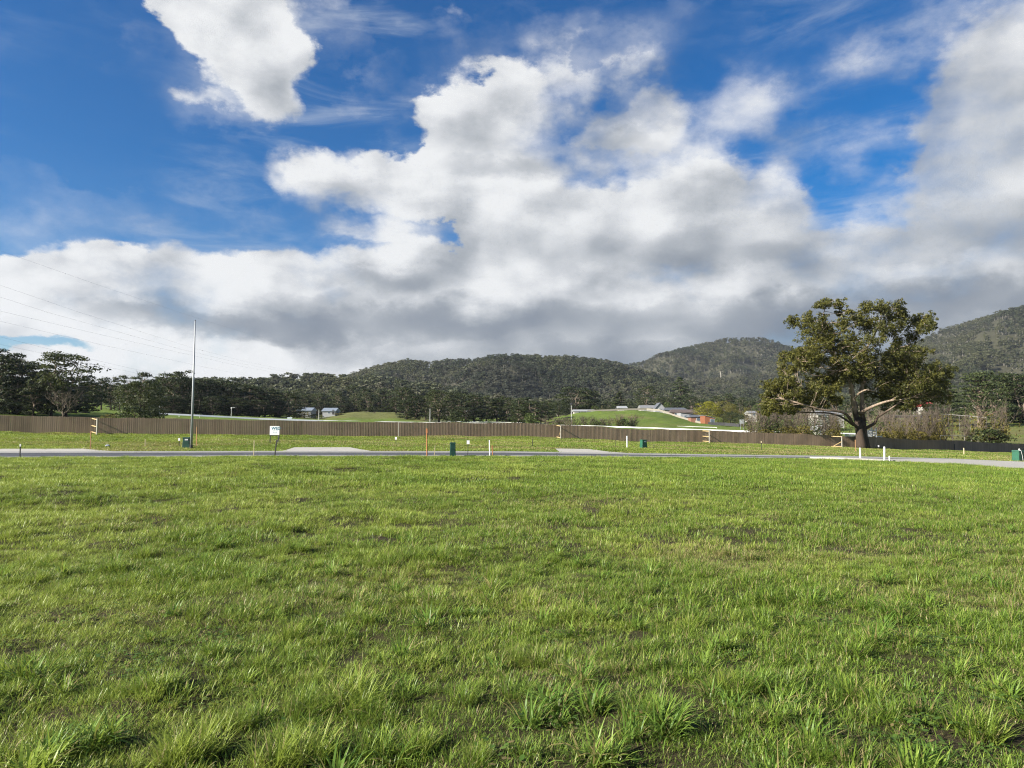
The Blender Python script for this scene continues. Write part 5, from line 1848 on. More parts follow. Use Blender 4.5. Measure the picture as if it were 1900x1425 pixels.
def stub(px, dpx, mode, label):
    """The unfinished first bay of a dividing fence: a post a bay forward of the long fence, and its rails."""
    x0, y0 = fence_xy(px + dpx)
    d = y0 - 1.9
    x1 = (px - 950) / FOC * d
    zb, zf = gz(x1, d), gz(x0, y0)
    o = thing('rail_stub', label, 'fence frame', (x1, d, zb), 0, 'unfinished dividing fence frames')
    B = Bag()
    B.box((0, 0, .86), (.10, .10, 1.86))
    B.build('post', M_POSTW, o)
    hs = (.22, .92, 1.70) if mode == 'rails' else (.16, 1.72)
    for hz in hs:
        B = Bag()
        B.bar((-.03, -.0, hz), (x0 - x1, y0 - d - .03, zf - zb + hz), .05, .10)
        B.build('rail', M_PINE_T, o)
    if mode != 'rails':
        B = Bag()
        B.bar((-.05, -.07, .95), (x0 - x1 + .25, y0 - d - .3, zf - zb + .2), .05, .08)
        B.build('brace', M_PINE_T, o)
    return o


stub(181, -9, 'rails', 'pale post with three short yellow rails at the fence behind the left driveway')
stub(1040, -7, 'brace', 'pale post with a top rail and diagonal brace at the fence above the middle driveway')
stub(1315, -12, 'rails', 'pale post with three yellow rails at the fence right of the small pillar box')
stub(1560, -20, 'brace', 'pale post with a long top rail and diagonal brace left of the big gum trunk')


# pole, pillars, stakes
def street_pole():
    d = depth_for(357, 832.5, 52.6, 60)
    g_ = on_ground(357, d)
    top = at(365, 595, d)
    o = thing('street_pole', 'tall tapering galvanised street pole without a lamp beside the dark pillar box', 'pole', g_)
    v = Vector((top.x - g_.x, 0, top.z - g_.z))
    v.x *= .25                                                    # the rest of its lean in the picture is perspective
    B = Bag()
    B.tube([(0, 0, .3), tuple(v * .5), tuple(v)], [.105, .078, .045], 12)
    B.build('shaft', M_GALV, o, smooth=True)
    B = Bag()
    B.tube([(0, 0, -.05), (0, 0, .32)], [.125, .118], 12)
    B.build('base_sleeve', M_CHAR, o)
    B = Bag()
    B.tube([tuple(v), tuple(v + Vector((0, 0, .06)))], [.05, .03], 10)
    B.build('cap', M_CHAR, o)
    return o


street_pole()


def pillar(px, y_top, y_bot, w_px, d, label, mat, rz=0.0, lidmat=None, sticker=None, extra=None):
    g_ = on_ground(px, d)
    h = EYE + (HOR - y_top) / FOC * d - g_.z
    w = w_px / FOC * d
    o = thing('pillar_box', label, 'pillar box', g_, rz, 'green electricity pillar boxes along the road')
    B = Bag()
    B.box((0, 0, h * .45), (w, w * .78, h * .92), taper=.84)
    b = B.build('body', mat, o)
    md = b.modifiers.new('edge', 'BEVEL')
    md.width = .012
    md.segments = 2
    B = Bag()
    B.box((0, 0, h * .945), (w * .93, w * .75, h * .10), taper=.94)
    B.build('lid', lidmat or mat, o)
    B = Bag()
    B.box((0, -w * .375, h * .48), (w * .66, .012, h * .70))
    dr = B.build('door', mat, o)
    dr.rotation_euler = (-.035, 0, 0)
    B = Bag()
    B.box((w * .22, -w * .40, h * .5), (.02, .02, .07))
    B.build('lock', M_CHAR, o)
    if sticker:
        B = Bag()
        B.box((w * .06, -w * .385, h * .78), (w * .42, .006, h * .13))
        B.build('label_plate', M_STICK, o)
    return o


M_STICK = plain('pale_sticker', (0.50, 0.53, 0.56), .5, var=.05)
d1 = depth_for(349, 831.5, 52.6, 60)
pillar(348.5, 811, 832, 13.5, d1, 'dark green pillar box with a pale label, standing at the foot of the street pole', M_GREEND, .12, sticker=True)
pillar(840.5, 820.5, 843, 11.0, 43.2, 'narrow dark green pillar box on the near verge, right of the tall orange pipe', M_GREEND, .18)
pillar(1193, 815.5, 831.5, 11.5, depth_for(1193, 832), 'small green pillar box with a sunlit left face, out on the far verge', M_GREEN, .45, sticker=True)
p4_ = pillar(1885, 835, 857, 17.5, depth_for(1885, 857.5, 53, 62), 'bright green pillar box at the right edge behind the concrete apron', M_GREEN, .42)
B = Bag()
w4 = 17.5 / FOC * 55
B.tube([(-w4 * .22, -w4 * .30, .99), (-w4 * .25, -w4 * .46, .90), (-w4 * .12, -w4 * .47, .6), (-w4 * .04, -w4 * .48, .3), (-w4 * .04, -w4 * .5, 0)], .012, 5)
B.build('cable', M_WHITE, p4_)
B = Bag()
B.tube([(-w4 * .22, -w4 * .28, .93), (-w4 * .22, -w4 * .28, 1.06)], .05, 8)
B.build('cap', M_WHITE, p4_)


def stake(name, px, y_top, y_bot, w_px, d, mat, label, cat='stake', lean=0.0, tagm=None, round_=False, topmat=None, group='survey stakes and posts along the road'):
    g_ = on_ground(px, d)
    h = max(.12, EYE + (HOR - y_top) / FOC * d - g_.z)
    w = max(w_px * .62 / FOC * d, .018)
    o = thing(name, label, cat, g_, random.uniform(-.3, .3), group)
    B = Bag()
    top = (math.tan(lean) * h, 0, h)
    if round_:
        B.tube([(0, 0, -.1), top], w / 2, 10)
    else:
        B.bar((0, 0, -.1), top, w, w)
        B.bar(top, (top[0] + math.tan(lean) * .02, 0, h + .02), w * .6, w * .6)
    B.build('shaft', mat, o)
    if tagm == 'plate':
        B = Bag()
        B.box((top[0], -w * .5 - .012, h * .86), (.17, .012, .22))
        B.build('tag_plate', M_TAG, o)
    if topmat:
        B = Bag()
        B.bar((top[0] * .86, 0, h * .86), (top[0] * 1.0, 0, h + .03), w * 1.25, w * 1.25)
        B.build('painted_top', topmat, o)
    return o


M_TAG = plain('pale_tag', (0.62, 0.62, 0.66), .5, var=.05)
N_ = 43.2
df_ = depth_for
stake('stake', 41, 824.5, 853, 2.4, N_, M_DARKST, 'dark stake with a white tip in front of the left driveway', topmat=M_WHITE)
stake('stake', 170.5, 800, 833, 2.3, df_(170.5, 834), M_STAKE, 'tall reddish timber stake right of the left driveway')
stake('stake', 271.5, 815, 829.5, 2.0, df_(271.5, 829.5), M_STAKEP, 'short pale-tipped stake halfway between the left driveway and the street pole')
stake('stake', 334.5, 813, 828.5, 1.4, df_(334.5, 829), M_DARKST, 'thin stake with a pale tag just left of the dark pillar box', tagm='plate')
stake('stake', 366.5, 792, 827.5, 2.1, df_(366.5, 828), M_STAKE, 'tall reddish timber stake just right of the street pole')
stake('stake', 473, 817, 846, 1.8, N_, M_STAKEP, 'pale timber stake on the near verge left of the white signboard')
stake('stake', 511, 816, 847, 2.8, N_, M_DARKST, 'dark leaning stake on the near verge below the white signboard', lean=.13)
stake('post', 740, 783, 808.5, 2.0, df_(740, 811), M_POSTW, 'slim grey post standing against the long fence, in line with the tagged stake', 'post')
stake('stake', 735.5, 811, 826, 1.2, df_(735.5, 826), M_DARKST, 'thin tagged stake on the far verge below the slim grey post', tagm='plate')
stake('pipe', 793, 796, 843, 3.6, N_, M_ORANGE, 'tall orange conduit pipe with a cap on the near side of the road', 'pipe', round_=True, lean=-.015, topmat=M_ORANGE)
stake('stake', 806, 826, 844, 1.9, N_, M_STAKEP, 'short pale leaning stake right of the tall orange pipe', lean=.08)
stake('stake', 868, 816, 843, 1.5, N_, M_DARKST, 'thin stake with a pale square tag right of the narrow dark pillar box', tagm='plate', lean=.03)
stake('post', 909, 817, 844, 2.6, N_, M_WHITE, 'slim white post on the near side of the road beside the short orange pipe', 'post', lean=-.03)
stake('pipe', 914.5, 826, 844, 2.8, N_, M_ORANGE, 'short orange conduit pipe right beside the slim white post', 'pipe', round_=True, lean=-.05)
stake('stake', 988, 815, 827.5, 1.7, df_(988, 828), M_DARKST, 'short dark stake on the far verge left of the middle driveway')
stake('stake', 1142, 816, 830, 1.5, df_(1142, 830.5), M_DARKST, 'short dark stake left of the white post near the small green pillar box')
stake('post', 1163, 809, 831, 2.8, df_(1163, 831), M_WHITE, 'white post left of the small green pillar box on the far verge', 'post')
stake('stake', 1212, 824, 832, 2.2, df_(1212, 832), M_STAKEP, 'stubby yellowish peg right of the small green pillar box', lean=.08)
stake('stake', 1411, 819, 835.5, 1.7, df_(1411, 836), M_DARKST, 'dark stake on the far verge to the left of the big gum', topmat=M_STAKEP)
stake('stake', 1585, 816, 838.5, 1.9, df_(1585, 839), M_STAKE, 'reddish stake in front of the big gum trunk')
stake('post', 1593.5, 831, 850.5, 3.2, 45.5, M_WHITE, 'white post on the near verge below the big gum', 'post')
stake('stake', 1627.5, 826, 835.5, 1.2, df_(1627.5, 836), M_DARKST, 'small tagged peg on the verge right of the big gum trunk', tagm='plate')
stake('post', 1637.5, 829, 855, 3.6, 43.0, M_WHITE, 'white post standing at the edge of the concrete path', 'post', lean=.04)
stake('post', 1647, 846, 854.5, 2.4, 43.0, M_WHITE, 'very short white peg beside the white post at the concrete path', 'post')
stake('stake', 1785, 831, 843, 2.0, df_(1785, 844), M_STAKEP, 'pale stake on the far verge before the right-hand fence run')
stake('post', 1768, 824, 837, 1.6, float(fence_depth(1768)) - .5, M_CHAR, 'dark slim post against the right-hand fence run', 'post')


# signboard
def signboard():
    d = df_(510, 822)
    g_ = on_ground(510.5, d)
    o = thing('signboard', 'white estate signboard on dark legs standing on the far verge', 'sign', g_, .10)
    s = d / FOC
    w, h = 17.2 * s, 16.5 * s
    zt = EYE + (HOR - 790.5) * s - g_.z
    B = Bag()
    B.box((0, 0, zt - h / 2), (w, .03, h))
    B.build('board', M_SIGN, o)
    for sx in (-1, 1):
        B = Bag()
        B.bar((sx * w * .46, .04, -.1), (sx * w * .46, .04, zt - .1), .07)
        B.build('leg', M_CHAR, o)
    B = Bag()
    B.bar((w * .40, -.45, -.05), (w * .46, .02, zt - h), .05)
    B.build('prop', M_CHAR, o)
    B = Bag()
    B.bar((-w * .5, .04, zt - h - .03), (w * .5, .04, zt - h - .03), .06)
    B.build('cross_rail', M_CHAR, o)

    def text(body, size, x, z, mat):
        cu = bpy.data.curves.new('lettering', 'FONT')
        cu.body = body
        cu.size = size
        cu.extrude = .002
        cu.offset = size * .018
        to = bpy.data.objects.new('lettering', cu)
        COL.objects.link(to)
        bpy.context.view_layer.update()
        me = bpy.data.meshes.new_from_object(to.evaluated_get(bpy.context.evaluated_depsgraph_get()))
        bpy.data.objects.remove(to)
        me.materials.clear()
        me.materials.append(mat)
        lo = link('lettering', me, o, (x, -.021, z))
        lo.rotation_euler = (math.pi / 2, 0, 0)
    text('WED', .36, -w * .33, zt - h * .40, M_INK)
    B = Bag()                                                    # a line of small print, too fine to read
    for k, ww in enumerate((.09, .13, .07, .11)):
        B.box((-w * .14 + k * .135, -.018, zt - h * .52), (ww, .003, .035))
    B.build('small_print', M_INK2, o)
    B = Bag()
    for k, ww in enumerate((.10, .07, .12)):
        B.box((-w * .12 + k * .13, -.018, zt - h * .68), (ww, .003, .05))
    B.build('small_print', M_INK, o)
    B = Bag()
    for k in range(5):
        B.box((-w * .22 + k * .12, -.018, zt - h * .87), (.09, .003, .022))
    B.build('small_print', M_INK2, o)


M_SIGN = plain('sign_white', (0.78, 0.79, 0.80), .5, var=.04)
M_INK = plain('teal_ink', (0.02, 0.16, 0.24), .6, var=.05)
M_INK2 = plain('grey_ink', (0.35, 0.42, 0.50), .6, var=.05)
signboard()
gs = on_ground(202, df_(202, 829))
B = Bag()
r_ = np.random.default_rng(5)
bm = bmesh.new()
bmesh.ops.create_icosphere(bm, subdivisions=2, radius=.22)
for v in bm.verts:
    v.co *= 1 + r_.normal(0, .09)
    v.co.z *= .6
me = bpy.data.meshes.new('stone')
bm.to_mesh(me)
bm.free()
me.materials.append(plain('grey_stone', (.26, .28, .32), .9))
tag(link('stone', me, None, gs + Vector((0, 0, .08))), 'blue-grey stone lying in the grass right of the left driveway', 'stone')

# ------------------------------------------------------------------ beyond the fence
def rail_line(pts, label, hgt, post_every, mat, thick=.10, name='white_rail', cat='rail', group=None, foot=None):
    """Rail on posts through measured points (px, y, depth)."""
    P = [at(*p) for p in pts]
    Q = []
    for a, b in zip(P[:-1], P[1:]):
        n = max(2, int((b - a).length / post_every))
        for k in range(n):
            Q.append(a.lerp(b, k / n))
    Q.append(P[-1])
    o = thing(name, label, cat, (Q[0].x, Q[0].y, gz(Q[0].x, Q[0].y)), 0, group)
    L0 = Vector(o.location)
    H = (lambda i: hgt) if not callable(hgt) else (lambda i: hgt(i / (len(Q) - 1)))
    B = Bag()
    for i in range(len(Q) - 1):
        if thick > .07 and mat is M_WHITE:
            # slanting apron, tilted so the rail catches the sun; lower edge towards the field
            h_ = H(i) * .5
            V = []
            for p in (Q[i] - L0, Q[i + 1] - L0):
                V += [(p.x, p.y - h_ * 1.1, p.z - h_), (p.x, p.y - h_ * 1.1, p.z - h_ + .03), (p.x, p.y + h_ * 1.1, p.z + h_), (p.x, p.y + h_ * 1.1, p.z + h_ - .05)]
            B.add(V, [[0, 1, 5, 4], [1, 2, 6, 5], [2, 3, 7, 6], [3, 0, 4, 7], [0, 3, 2, 1], [4, 5, 6, 7]], r=.5)
        else:
            B.bar(Q[i] - L0, Q[i + 1] - L0, thick, H(i), r=.5)
    B.build('rail', mat, o)
    pm = Bag().box((0, 0, -.5), (.09, .09, 1.0)).mesh('post', mat)
    for q in Q:
        z = gz(q.x, q.y)
        p = link('post', pm, o, Vector((q.x, q.y + .06, q.z)) - L0)
        p.scale = (1, 1, max(.25, q.z - z + .1))
    return o


rail_line([(293, 767.5, 178), (370, 771, 184), (480, 777, 194), (600, 781, 205), (700, 783, 212), (760, 784, 216), (880, 785.5, 217), (1000, 788.5, 213), (1100, 791, 208), (1180, 793.5, 202), (1300, 798, 195), (1400, 801, 190), (1490, 803, 187), (1600, 806, 184)],
          'long white running rail of the racecourse curving past behind the fence', lambda t: .42 + .10 * max(0, t - .55) / .45, 7.0, M_WHITE, .14)
rail_line([(430, 771, 250), (560, 777, 255), (700, 780, 260), (820, 781.5, 262), (940, 783.5, 262), (1080, 786.5, 255), (1200, 789, 250), (1330, 793, 240)], 'thinner pale outer rail beyond the long white running rail', .12, 8.0, M_WHITE, .08)
rail_line([(1640, 770, 215), (1700, 771, 216), (1760, 769, 218), (1800, 772, 214), (1830, 775, 210)], 'grey post-and-rail fence along the top of the right paddock', .16, 4.0, plain('grey_rail', (.20, .19, .18)), .07, 'paddock_fence', 'fence')
rail_line([(1745, 808, 138), (1790, 809, 139), (1815, 810, 140)], 'old grey rail fence between the thicket and the twiggy shrub', .14, 2.5, plain('old_grey_rail', (.30, .28, .25)), .06, 'paddock_fence', 'fence')
rail_line([(1640, 773, 235), (1690, 773, 236), (1722, 774, 236)], 'dark board fence in front of the red-roofed house', .9, 4.0, M_CHAR, .05, 'board_fence', 'fence')
rail_line([(1090, 762.5, 352), (1165, 759.5, 352), (1200, 759, 352), (1224, 761, 346), (1238, 766, 338), (1262, 774, 328), (1290, 782, 318), (1312, 787, 312)], 'pale timber boundary fence curving down the right side of the green knoll', .85, 6.0, plain('pale_boundary', (.24, .22, .18)), .06, 'boundary_fence', 'fence')
rail_line([(1314, 786, 305), (1345, 787, 302), (1372, 789, 298)], 'dark yard fence at the foot of the houses', 1.3, 5.0, M_CHAR, .06, 'yard_fence', 'fence')


def light_pole(px, y_top, d, label, lamp='arm', mat=None, w=.085):
    g_ = on_ground(px, d)
    h = EYE + (HOR - y_top) / FOC * d - g_.z
    o = thing('light_pole', label, 'light pole', g_, 0, 'small light poles along the racecourse')
    B = Bag()
    B.tube([(0, 0, -.1), (0, 0, h)], [w, w * .7], 8)
    B.build('shaft', mat or M_WHITE, o)
    if lamp == 'arm':
        B = Bag()
        B.tube([(0, 0, h), (.5, 0, h + .18), (1.3, 0, h + .22)], .05, 6)
        B.build('arm', mat or M_WHITE, o)
        B = Bag()
        B.box((1.5, 0, h + .2), (.6, .25, .14))
        B.build('lamp_head', M_CHAR, o)
        B = Bag()
        B.box((0, 0, h), (.3, .3, .4))
        B.build('control_box', M_WHITE, o)
    elif lamp == 'head':
        B = Bag()
        B.box((0, 0, h + .3), (.8, .5, .7), taper=.7)
        B.build('lamp_head', M_CHAR, o)
    return o


light_pole(429.5, 757, 230, 'grey light pole with a lamp arm in front of the dark tree belt')
light_pole(592, 760, 232, 'white light pole between the two grey sheds', None)
light_pole(798, 758, 236, 'white light pole in front of the dark central trees', None)
light_pole(1060, 751, 222, 'white light pole with a dark lamp head in front of the long white shed', 'head')
light_pole(1412, 765, 205, 'thin grey pole standing among the leafless thicket left of the big gum', None, M_GALV, .09)
light_pole(1497, 762, 215, 'short pale pole seen between the thicket and the leaves of the big gum', None, M_GALV, .07)
light_pole(296, 752, 205, 'pale pole at the left end of the white running rail', None, M_GALV, .09)


# power line
def hill_hit(hi_, px, y):
    f = HILLS[hi_][0]
    t = np.linspace(0, 1, 300)
    P = f(np.full(300, px), t)
    yy = HOR - (P[:, 2] - EYE) * FOC / P[:, 1]
    return Vector(P[np.argmin(np.abs(yy - y))])


PYL = []
for (px, yt, yb, hi_, lab) in [(1252.5, 731, 750, 2, 'nearest white power pole with a crossarm, low on the hillside behind the houses'), (1270.5, 708, 727, 2, 'white power pole second up the hillside, against the dark pine'),
                               (1338.5, 693, 707, 3, 'small white power pole on the slope below the rounded hill'), (1375, 690, 698, 3, 'farthest tiny white power pole near the ridge left of the big gum')]:
    b = hill_hit(hi_, px, yb)
    if yb > 745:
        b = on_ground(px, 560)
    h = (yb - yt) / FOC * b.y + 2
    o = thing('power_pole', lab, 'power pole', b, 0, 'power poles up the hillside')
    B = Bag()
    B.tube([(0, 0, -2), (0, 0, h + 4)], [b.y * .0005, b.y * .0004], 8)
    B.build('shaft', M_POSTW, o)
    B = Bag()
    B.bar((-h * .2, 0, h + 3.2), (h * .2, 0, h + 3.2), b.y * .0003)
    B.build('crossarm', M_POSTW, o)
M_WIRE = plain('wire', (.10, .11, .13), .5, .4)
WIRES = [([(-60, 445), (0, 465), (180, 528), (365, 590), (470, 622), (600, 655)], 'topmost power line crossing the sky past the tip of the street pole'),
         ([(-60, 508), (0, 529), (146, 579), (359, 646), (460, 672), (600, 700)], 'second power line down at the left edge of the sky'),
         ([(-60, 533), (0, 551), (90, 580), (336, 648), (450, 675), (600, 703)], 'third power line down at the left edge of the sky'),
         ([(-60, 563), (0, 577), (170, 617), (333, 654), (440, 678), (600, 708)], 'fourth power line down at the left edge of the sky'),
         ([(-60, 583), (0, 596), (190, 640), (379, 681), (480, 701), (600, 722)], 'fifth power line down, just above the blue gap at the left'),
         ([(-60, 610), (0, 625), (150, 662), (298, 696), (400, 716), (520, 735)], 'sixth power line down, crossing just above the tallest left-hand gum'),
         ([(-60, 627), (0, 639), (120, 664), (242, 690), (340, 712), (460, 735)], 'lowest power line, dropping behind the tallest left-hand gum')]
for pts, lab in WIRES:
    P = []
    pts2 = []
    for (a, b) in zip(pts[:-1], pts[1:]):
        for k in range(4):
            pts2.append((a[0] + (b[0] - a[0]) * k / 4, a[1] + (b[1] - a[1]) * k / 4))
    pts2.append(pts[-1])
    for (px, y) in pts2:
        d = 1.0 / (1 / 150.0 + (1 / 620.0 - 1 / 150.0) * (px + 60) / 660.0)
        P.append(at(px, y, d))
    B = Bag()
    B.tube(P, .014, 4)
    tag(B.build('power_line', M_WIRE), lab, 'power line', 'power lines across the left of the sky')


# buildings
def house(px0, px1, y_eave, y_ridge, d, label, wall, roof, name='house', rz=0.0, hip=0.0, wins=(), door=None, depth_m=8.0, y_base=None, chimney=None, gable_front=False, skillion=False):
    pc = (px0 + px1) / 2
    g_ = on_ground(pc, d)
    s = d / FOC
    W = (px1 - px0) * s
    if y_base:
        g_.z = EYE + (HOR - y_base) * s
    E = EYE + (HOR - y_eave) * s - g_.z
    R = EYE + (HOR - y_ridge) * s - g_.z
    o = thing(name, label, 'house' if name == 'house' else 'shed', g_, rz)
    hw, hd = W / 2, depth_m / 2
    B = Bag()
    zb = -3.0
    if gable_front:
        V = [(-hw, -hd, zb), (hw, -hd, zb), (hw, hd, zb), (-hw, hd, zb), (-hw, -hd, E), (hw, -hd, E), (hw, hd, E), (-hw, hd, E), (0, -hd, R - .05), (0, hd, R - .05)]
        B.add(V, [[0, 1, 5, 4], [1, 2, 6, 5], [2, 3, 7, 6], [3, 0, 4, 7]], [[4, 5, 8], [6, 7, 9]])
    elif skillion:
        V = [(-hw, -hd, zb), (hw, -hd, zb), (hw, hd, zb), (-hw, hd, zb), (-hw, -hd, R - .06), (hw, -hd, E - .06), (hw, hd, E - .06), (-hw, hd, R - .06)]
        B.add(V, [[0, 1, 5, 4], [1, 2, 6, 5], [2, 3, 7, 6], [3, 0, 4, 7]])
    else:
        V = [(-hw, -hd, zb), (hw, -hd, zb), (hw, hd, zb), (-hw, hd, zb), (-hw, -hd, E), (hw, -hd, E), (hw, hd, E), (-hw, hd, E), (-hw, 0, R - .05), (hw, 0, R - .05)]
        B.add(V, [[0, 1, 5, 4], [1, 2, 6, 5], [2, 3, 7, 6], [3, 0, 4, 7]], [] if hip else [[5, 6, 9], [7, 4, 8]])
    B.build('wall', wall, o)
    ov = .45
    B = Bag()
    th = .16
    if gable_front:
        k = (R - E) / hw
        for sx in (-1, 1):
            a = [(0, -hd - ov, R), (sx * (hw + ov), -hd - ov, E - k * ov), (sx * (hw + ov), hd + ov, E - k * ov), (0, hd + ov, R)]
            b = [(x, y, z + th) for x, y, z in a]
            B.add(a + b, [[0, 1, 2, 3], [4, 5, 6, 7], [0, 1, 5, 4], [1, 2, 6, 5], [2, 3, 7, 6], [3, 0, 4, 7]])
    elif skillion:
        k = (R - E) / W
        a = [(-hw - ov, -hd - ov, R + k * ov), (hw + ov, -hd - ov, E - k * ov), (hw + ov, hd + ov, E - k * ov), (-hw - ov, hd + ov, R + k * ov)]
        b = [(x, y, z + th) for x, y, z in a]
        B.add(a + b, [[0, 1, 2, 3], [4, 5, 6, 7], [0, 1, 5, 4], [1, 2, 6, 5], [2, 3, 7, 6], [3, 0, 4, 7]])
    else:
        k = (R - E) / hd
        hx = hw * hip
        V = [(-hw - ov, -hd - ov, E - k * ov), (hw + ov, -hd - ov, E - k * ov), (hw + ov, hd + ov, E - k * ov), (-hw - ov, hd + ov, E - k * ov), (-hw - ov + hx, 0, R), (hw + ov - hx, 0, R)]
        V2 = [(x, y, z + th) for x, y, z in V]
        B.add(V + V2, [[6, 7, 11, 10], [8, 9, 10, 11], [0, 1, 7, 6], [2, 3, 9, 8], [0, 1, 5, 4], [2, 3, 4, 5], [1, 2, 8, 7], [3, 0, 6, 9]], [[7, 8, 11], [9, 6, 10]])
    rf = B.build('roof', roof, o)
    for (fx, fz, ww, hh) in wins:
        f = Bag()
        f.box((fx * hw, -hd - .03, E * fz), (ww + .16, .08, hh + .16))
        fo = f.build('window', M_WHITE, o)
        p = Bag()
        p.box((fx * hw, -hd - .075, E * fz), (ww, .02, hh))
        p.build('pane', M_GLASS, fo)
    if door is not None:
        f = Bag()
        f.box((door * hw, -hd - .03, 1.0), (.95, .07, 2.05))
        f.build('door', M_CHAR, o)
    if chimney is not None:
        f = Bag()
        f.box((chimney * hw, .4, R + .4), (.9, .7, 1.7))
        f.build('chimney', M_CREAM, rf)
    return o


M_GLASS = plain('window_glass', (.10, .13, .16), .12, .6, var=.1)
M_CREAM = plain('cream_wall', (.36, .35, .32), .8, var=.06)
M_BRICK = plain('brick_wall', (.24, .125, .085), .85, var=.2)
M_ORWALL = plain('orange_wall', (.22, .085, .045), .8, var=.1)
M_GREYW = plain('grey_wall', (.28, .29, .30), .8, var=.1)
M_TIN = plain('grey_tin_roof', (.26, .26, .255), .45, .4, .2, var=.08, scale=1)
M_TINW = plain('white_tin_roof', (.36, .37, .38), .5, .4, .1, var=.08, scale=1)
M_TINB = plain('blue_grey_tin_roof', (.24, .28, .33), .45, .4, .2, var=.08, scale=1)
M_BROWNR = plain('brown_roof', (.115, .09, .08), .7, var=.15, scale=1)
M_DARKR = plain('slate_roof', (.10, .11, .125), .6, var=.15, scale=1)
M_REDR = plain('red_tin_roof', (.28, .05, .045), .5, var=.12, scale=1)
house(557, 582, 762, 757, 320, 'left of the two grey sheds beyond the rail, with a pale blue-grey roof', M_GREYW, M_TINB, 'shed', wins=[(.2, .5, 1.2, .8)], y_base=768)
house(603, 626, 763, 757.5, 322, 'right one of the two grey sheds, at the left end of the olive knoll', M_GREYW, M_TINB, 'shed', door=.7, wins=[(0, .5, 1.2, .8)], y_base=769)
house(734, 756, 768, 766.5, 520, 'low white roofed shed on the crest right of the olive knoll', M_CREAM, M_TINW, 'shed', y_base=771)
house(779, 792, 767.5, 765.5, 500, 'small white shed half hidden by the dark central trees', M_CREAM, M_TINW, 'shed', y_base=771)
house(858, 874, 766.5, 762.5, 500, 'white rounded-roof shed between the central dark trees', M_CREAM, M_TINW, 'shed', y_base=770)
house(1064, 1101, 763.5, 760.5, 356, 'long low white shed on the crest of the green knoll', M_CREAM, M_TINW, 'shed', wins=[(-.5, .5, 1, .7), (.1, .5, 1, .7)], y_base=766)
house(1146, 1161, 757.5, 754, 372, 'small pale house with a white roof on the crest of the knoll', M_CREAM, M_TINW, wins=[(-.4, .5, 1, 1), (.4, .5, 1, 1)], y_base=763)
house(1187, 1216, 757, 752.5, 378, 'long grey-roofed wing of the gabled house on the knoll', M_CREAM, M_TIN, wins=[(-.5, .5, 1.2, 1), (0, .5, 1.2, 1)], y_base=763)
house(1213, 1231, 758, 748, 372, 'dark gabled house front at the right of the crest of the knoll', M_GREYW, M_DARKR, gable_front=True, wins=[(0, .6, 1.6, 1.2)], y_base=764)
house(1230, 1272, 761, 757, 368, 'grey flat-roofed house just below the gabled house', M_CREAM, M_DARKR, hip=.25, wins=[(-.5, .5, 1.2, .9), (.3, .5, 1.2, .9)], y_base=769)
house(1240, 1292, 765.5, 760.5, 350, 'wide brown-roofed house halfway down the boundary fence', M_BRICK, M_BROWNR, hip=.3, wins=[(-.6, .5, 1.3, 1), (-.1, .5, 1.3, 1), (.5, .5, 1.3, 1)], y_base=773, door=.2)
house(1259, 1288, 769.5, 766, 334, 'pale-windowed house with a low brown skillion roof, above the orange-fronted house', M_GREYW, M_BROWNR, skillion=True, wins=[(-.35, .5, 1.6, 1.5), (.1, .5, 1.6, 1.5)], y_base=778)
house(1277, 1305, 774, 770.5, 322, 'brick house with a grey roof next to the orange-fronted house', M_BRICK, M_DARKR, hip=.2, wins=[(0, .5, 1.6, 1.2), (.5, .5, 1.2, 1.2)], y_base=783)
house(1303, 1321, 776, 771.5, 312, 'small house with an orange front wall and white windows', M_ORWALL, M_TIN, skillion=True, wins=[(.3, .5, 1.0, 1.5), (.7, .5, .8, 1.5)], y_base=786)
house(1387, 1399, 767, 763, 350, 'white cottage to the left of the big gum leaves', M_CREAM, M_TIN, wins=[(0, .5, 1.2, 1)], y_base=772)
house(1508, 1556, 769, 763, 260, 'pale green-white house glimpsed under the left limb of the big gum', M_CREAM, M_TIN, gable_front=False, wins=[(-.5, .55, 1.3, 1.2), (.3, .55, 1.3, 1.2)], y_base=780, door=-.1)
house(1508, 1527, 797, 790, 165, 'little white gabled shed behind the fence left of the big gum trunk', M_CREAM, M_TINW, 'shed', gable_front=True, depth_m=3, wins=[(-.3, .5, .4, .5)], y_base=806)
house(1487, 1509, 799, 797, 168, 'low rusty orange container beside the little white shed', plain('rusty_steel', (.50, .27, .15), .8, var=.2), plain('rusty_top', (.44, .26, .17), .8, var=.2), 'container', skillion=True, depth_m=2.4, y_base=806)
house(1703, 1725, 753.5, 745.5, 290, 'white cottage with a red roof and chimney right of the big gum', M_CREAM, M_REDR, hip=.35, chimney=-.6, wins=[(.5, .5, 1.0, 1.2)], y_base=760)


def road_sign(px, y0, y1, w_px, y_b, d, label, mat):
    g_ = on_ground(px, d)
    s = d / FOC
    o = thing('road_sign', label, 'sign', g_)
    zt, zl = EYE + (HOR - y0) * s - g_.z, EYE + (HOR - y1) * s - g_.z
    B = Bag()
    B.box((0, 0, (zt + zl) / 2), (w_px * s, .04, zt - zl))
    B.build('panel', mat, o)
    for sx in (-1, 1):
        B = Bag()
        B.bar((sx * w_px * s * .3, .05, -.2), (sx * w_px * s * .3, .05, zt), .09)
        B.build('leg', M_GALV, o)


road_sign(1376, 778.5, 787, 8.5, 794, 235, 'grey back of a road sign on two legs right of the houses', M_GALV)
road_sign(538, 774.5, 778, 9, 781, 222, 'small pale blue notice board behind the running rail', plain('notice_blue', (.52, .60, .66), .5))


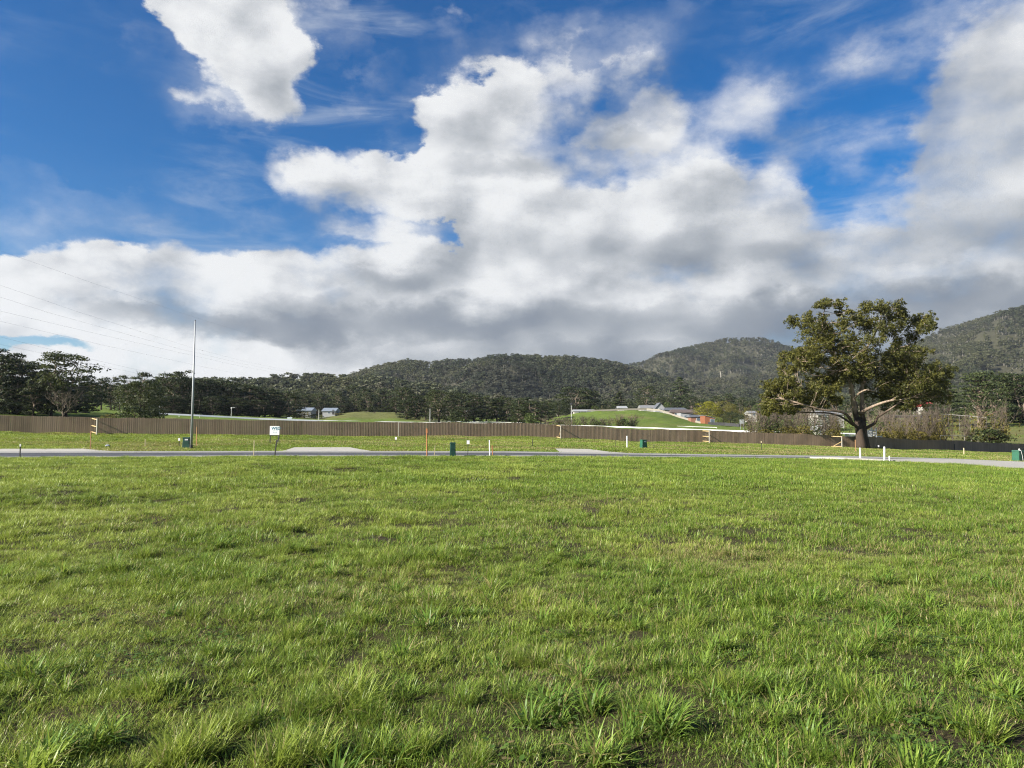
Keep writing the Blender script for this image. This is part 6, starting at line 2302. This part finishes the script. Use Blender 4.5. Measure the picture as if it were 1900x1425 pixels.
def cattle_ramp():
    d = float(fence_depth(1610)) + 7
    g_ = on_ground(1610, d)
    s = d / FOC
    z = lambda y: EYE + (HOR - y) * s - g_.z
    X = lambda p: (p - 1610) * s
    o = thing('cattle_ramp', 'white-railed cattle loading ramp rising behind the fence, right of the big gum trunk', 'cattle ramp', g_)
    for k, yy in enumerate((-.7, .7)):
        for j in range(3):
            B = Bag()
            B.bar((X(1596), yy, z(806 + j * 4)), (X(1620), yy, z(797.5 + j * 4)), .08, .2)
            B.build('rail', M_WHITE, o)
        for p, t_ in ((1600, 800), (1611, 795), (1620, 793.5)):
            B = Bag()
            B.bar((X(p), yy * 1.1, -.3), (X(p), yy * 1.1, z(t_)), .14)
            B.build('post', M_WHITE, o)
    B = Bag()
    B.bar((X(1594), 0, z(816)), (X(1621), 0, z(807)), 1.3, .08)
    B.build('deck', M_POSTW, o)
    q = thing('yard_rail', 'low white yard rails extending right from the cattle ramp', 'rail', g_)
    for p0, p1, y in ((1620, 1634, 809.5), (1620, 1634, 812.5)):
        B = Bag()
        B.bar((X(p0), 0, z(y)), (X(p1), 0, z(y + .5)), .08, .16)
        B.build('rail', M_WHITE, q)
    for p in (1622, 1628, 1634):
        B = Bag()
        B.bar((X(p), 0, -.2), (X(p), 0, z(808.5)), .12)
        B.build('post', M_WHITE, q)
    q = thing('yard_rail', 'low white yard rails just left of the big gum trunk', 'rail', g_)
    for y in (805.5, 808.5):
        B = Bag()
        B.bar((X(1566), 0, z(y)), (X(1592), 0, z(y + .6)), .08, .16)
        B.build('rail', M_WHITE, q)
    for p in (1567, 1575, 1584, 1591):
        B = Bag()
        B.bar((X(p), 0, -.2), (X(p), 0, z(804.5)), .12)
        B.build('post', M_WHITE, q)


cattle_ramp()


# ------------------------------------------------------------------ air
def build_haze():
    me = Bag().box((0, 1640, 235), (15000, 3440, 530)).mesh('haze', None)
    me.materials.clear()
    m = bpy.data.materials.new('haze')
    m.use_nodes = True
    t = m.node_tree
    t.nodes.clear()
    v = t.nodes.new('ShaderNodeVolumePrincipled')
    v.inputs['Color'].default_value = (0.80, 0.88, 1.0, 1.0)
    v.inputs['Density'].default_value = 4.8e-5
    v.inputs['Anisotropy'].default_value = 0.2
    o = t.nodes.new('ShaderNodeOutputMaterial')
    t.links.new(v.outputs[0], o.inputs['Volume'])
    me.materials.append(m)
    tag(link('haze', me), 'thin bluish air that softens the far hills', kind='stuff')


build_haze()
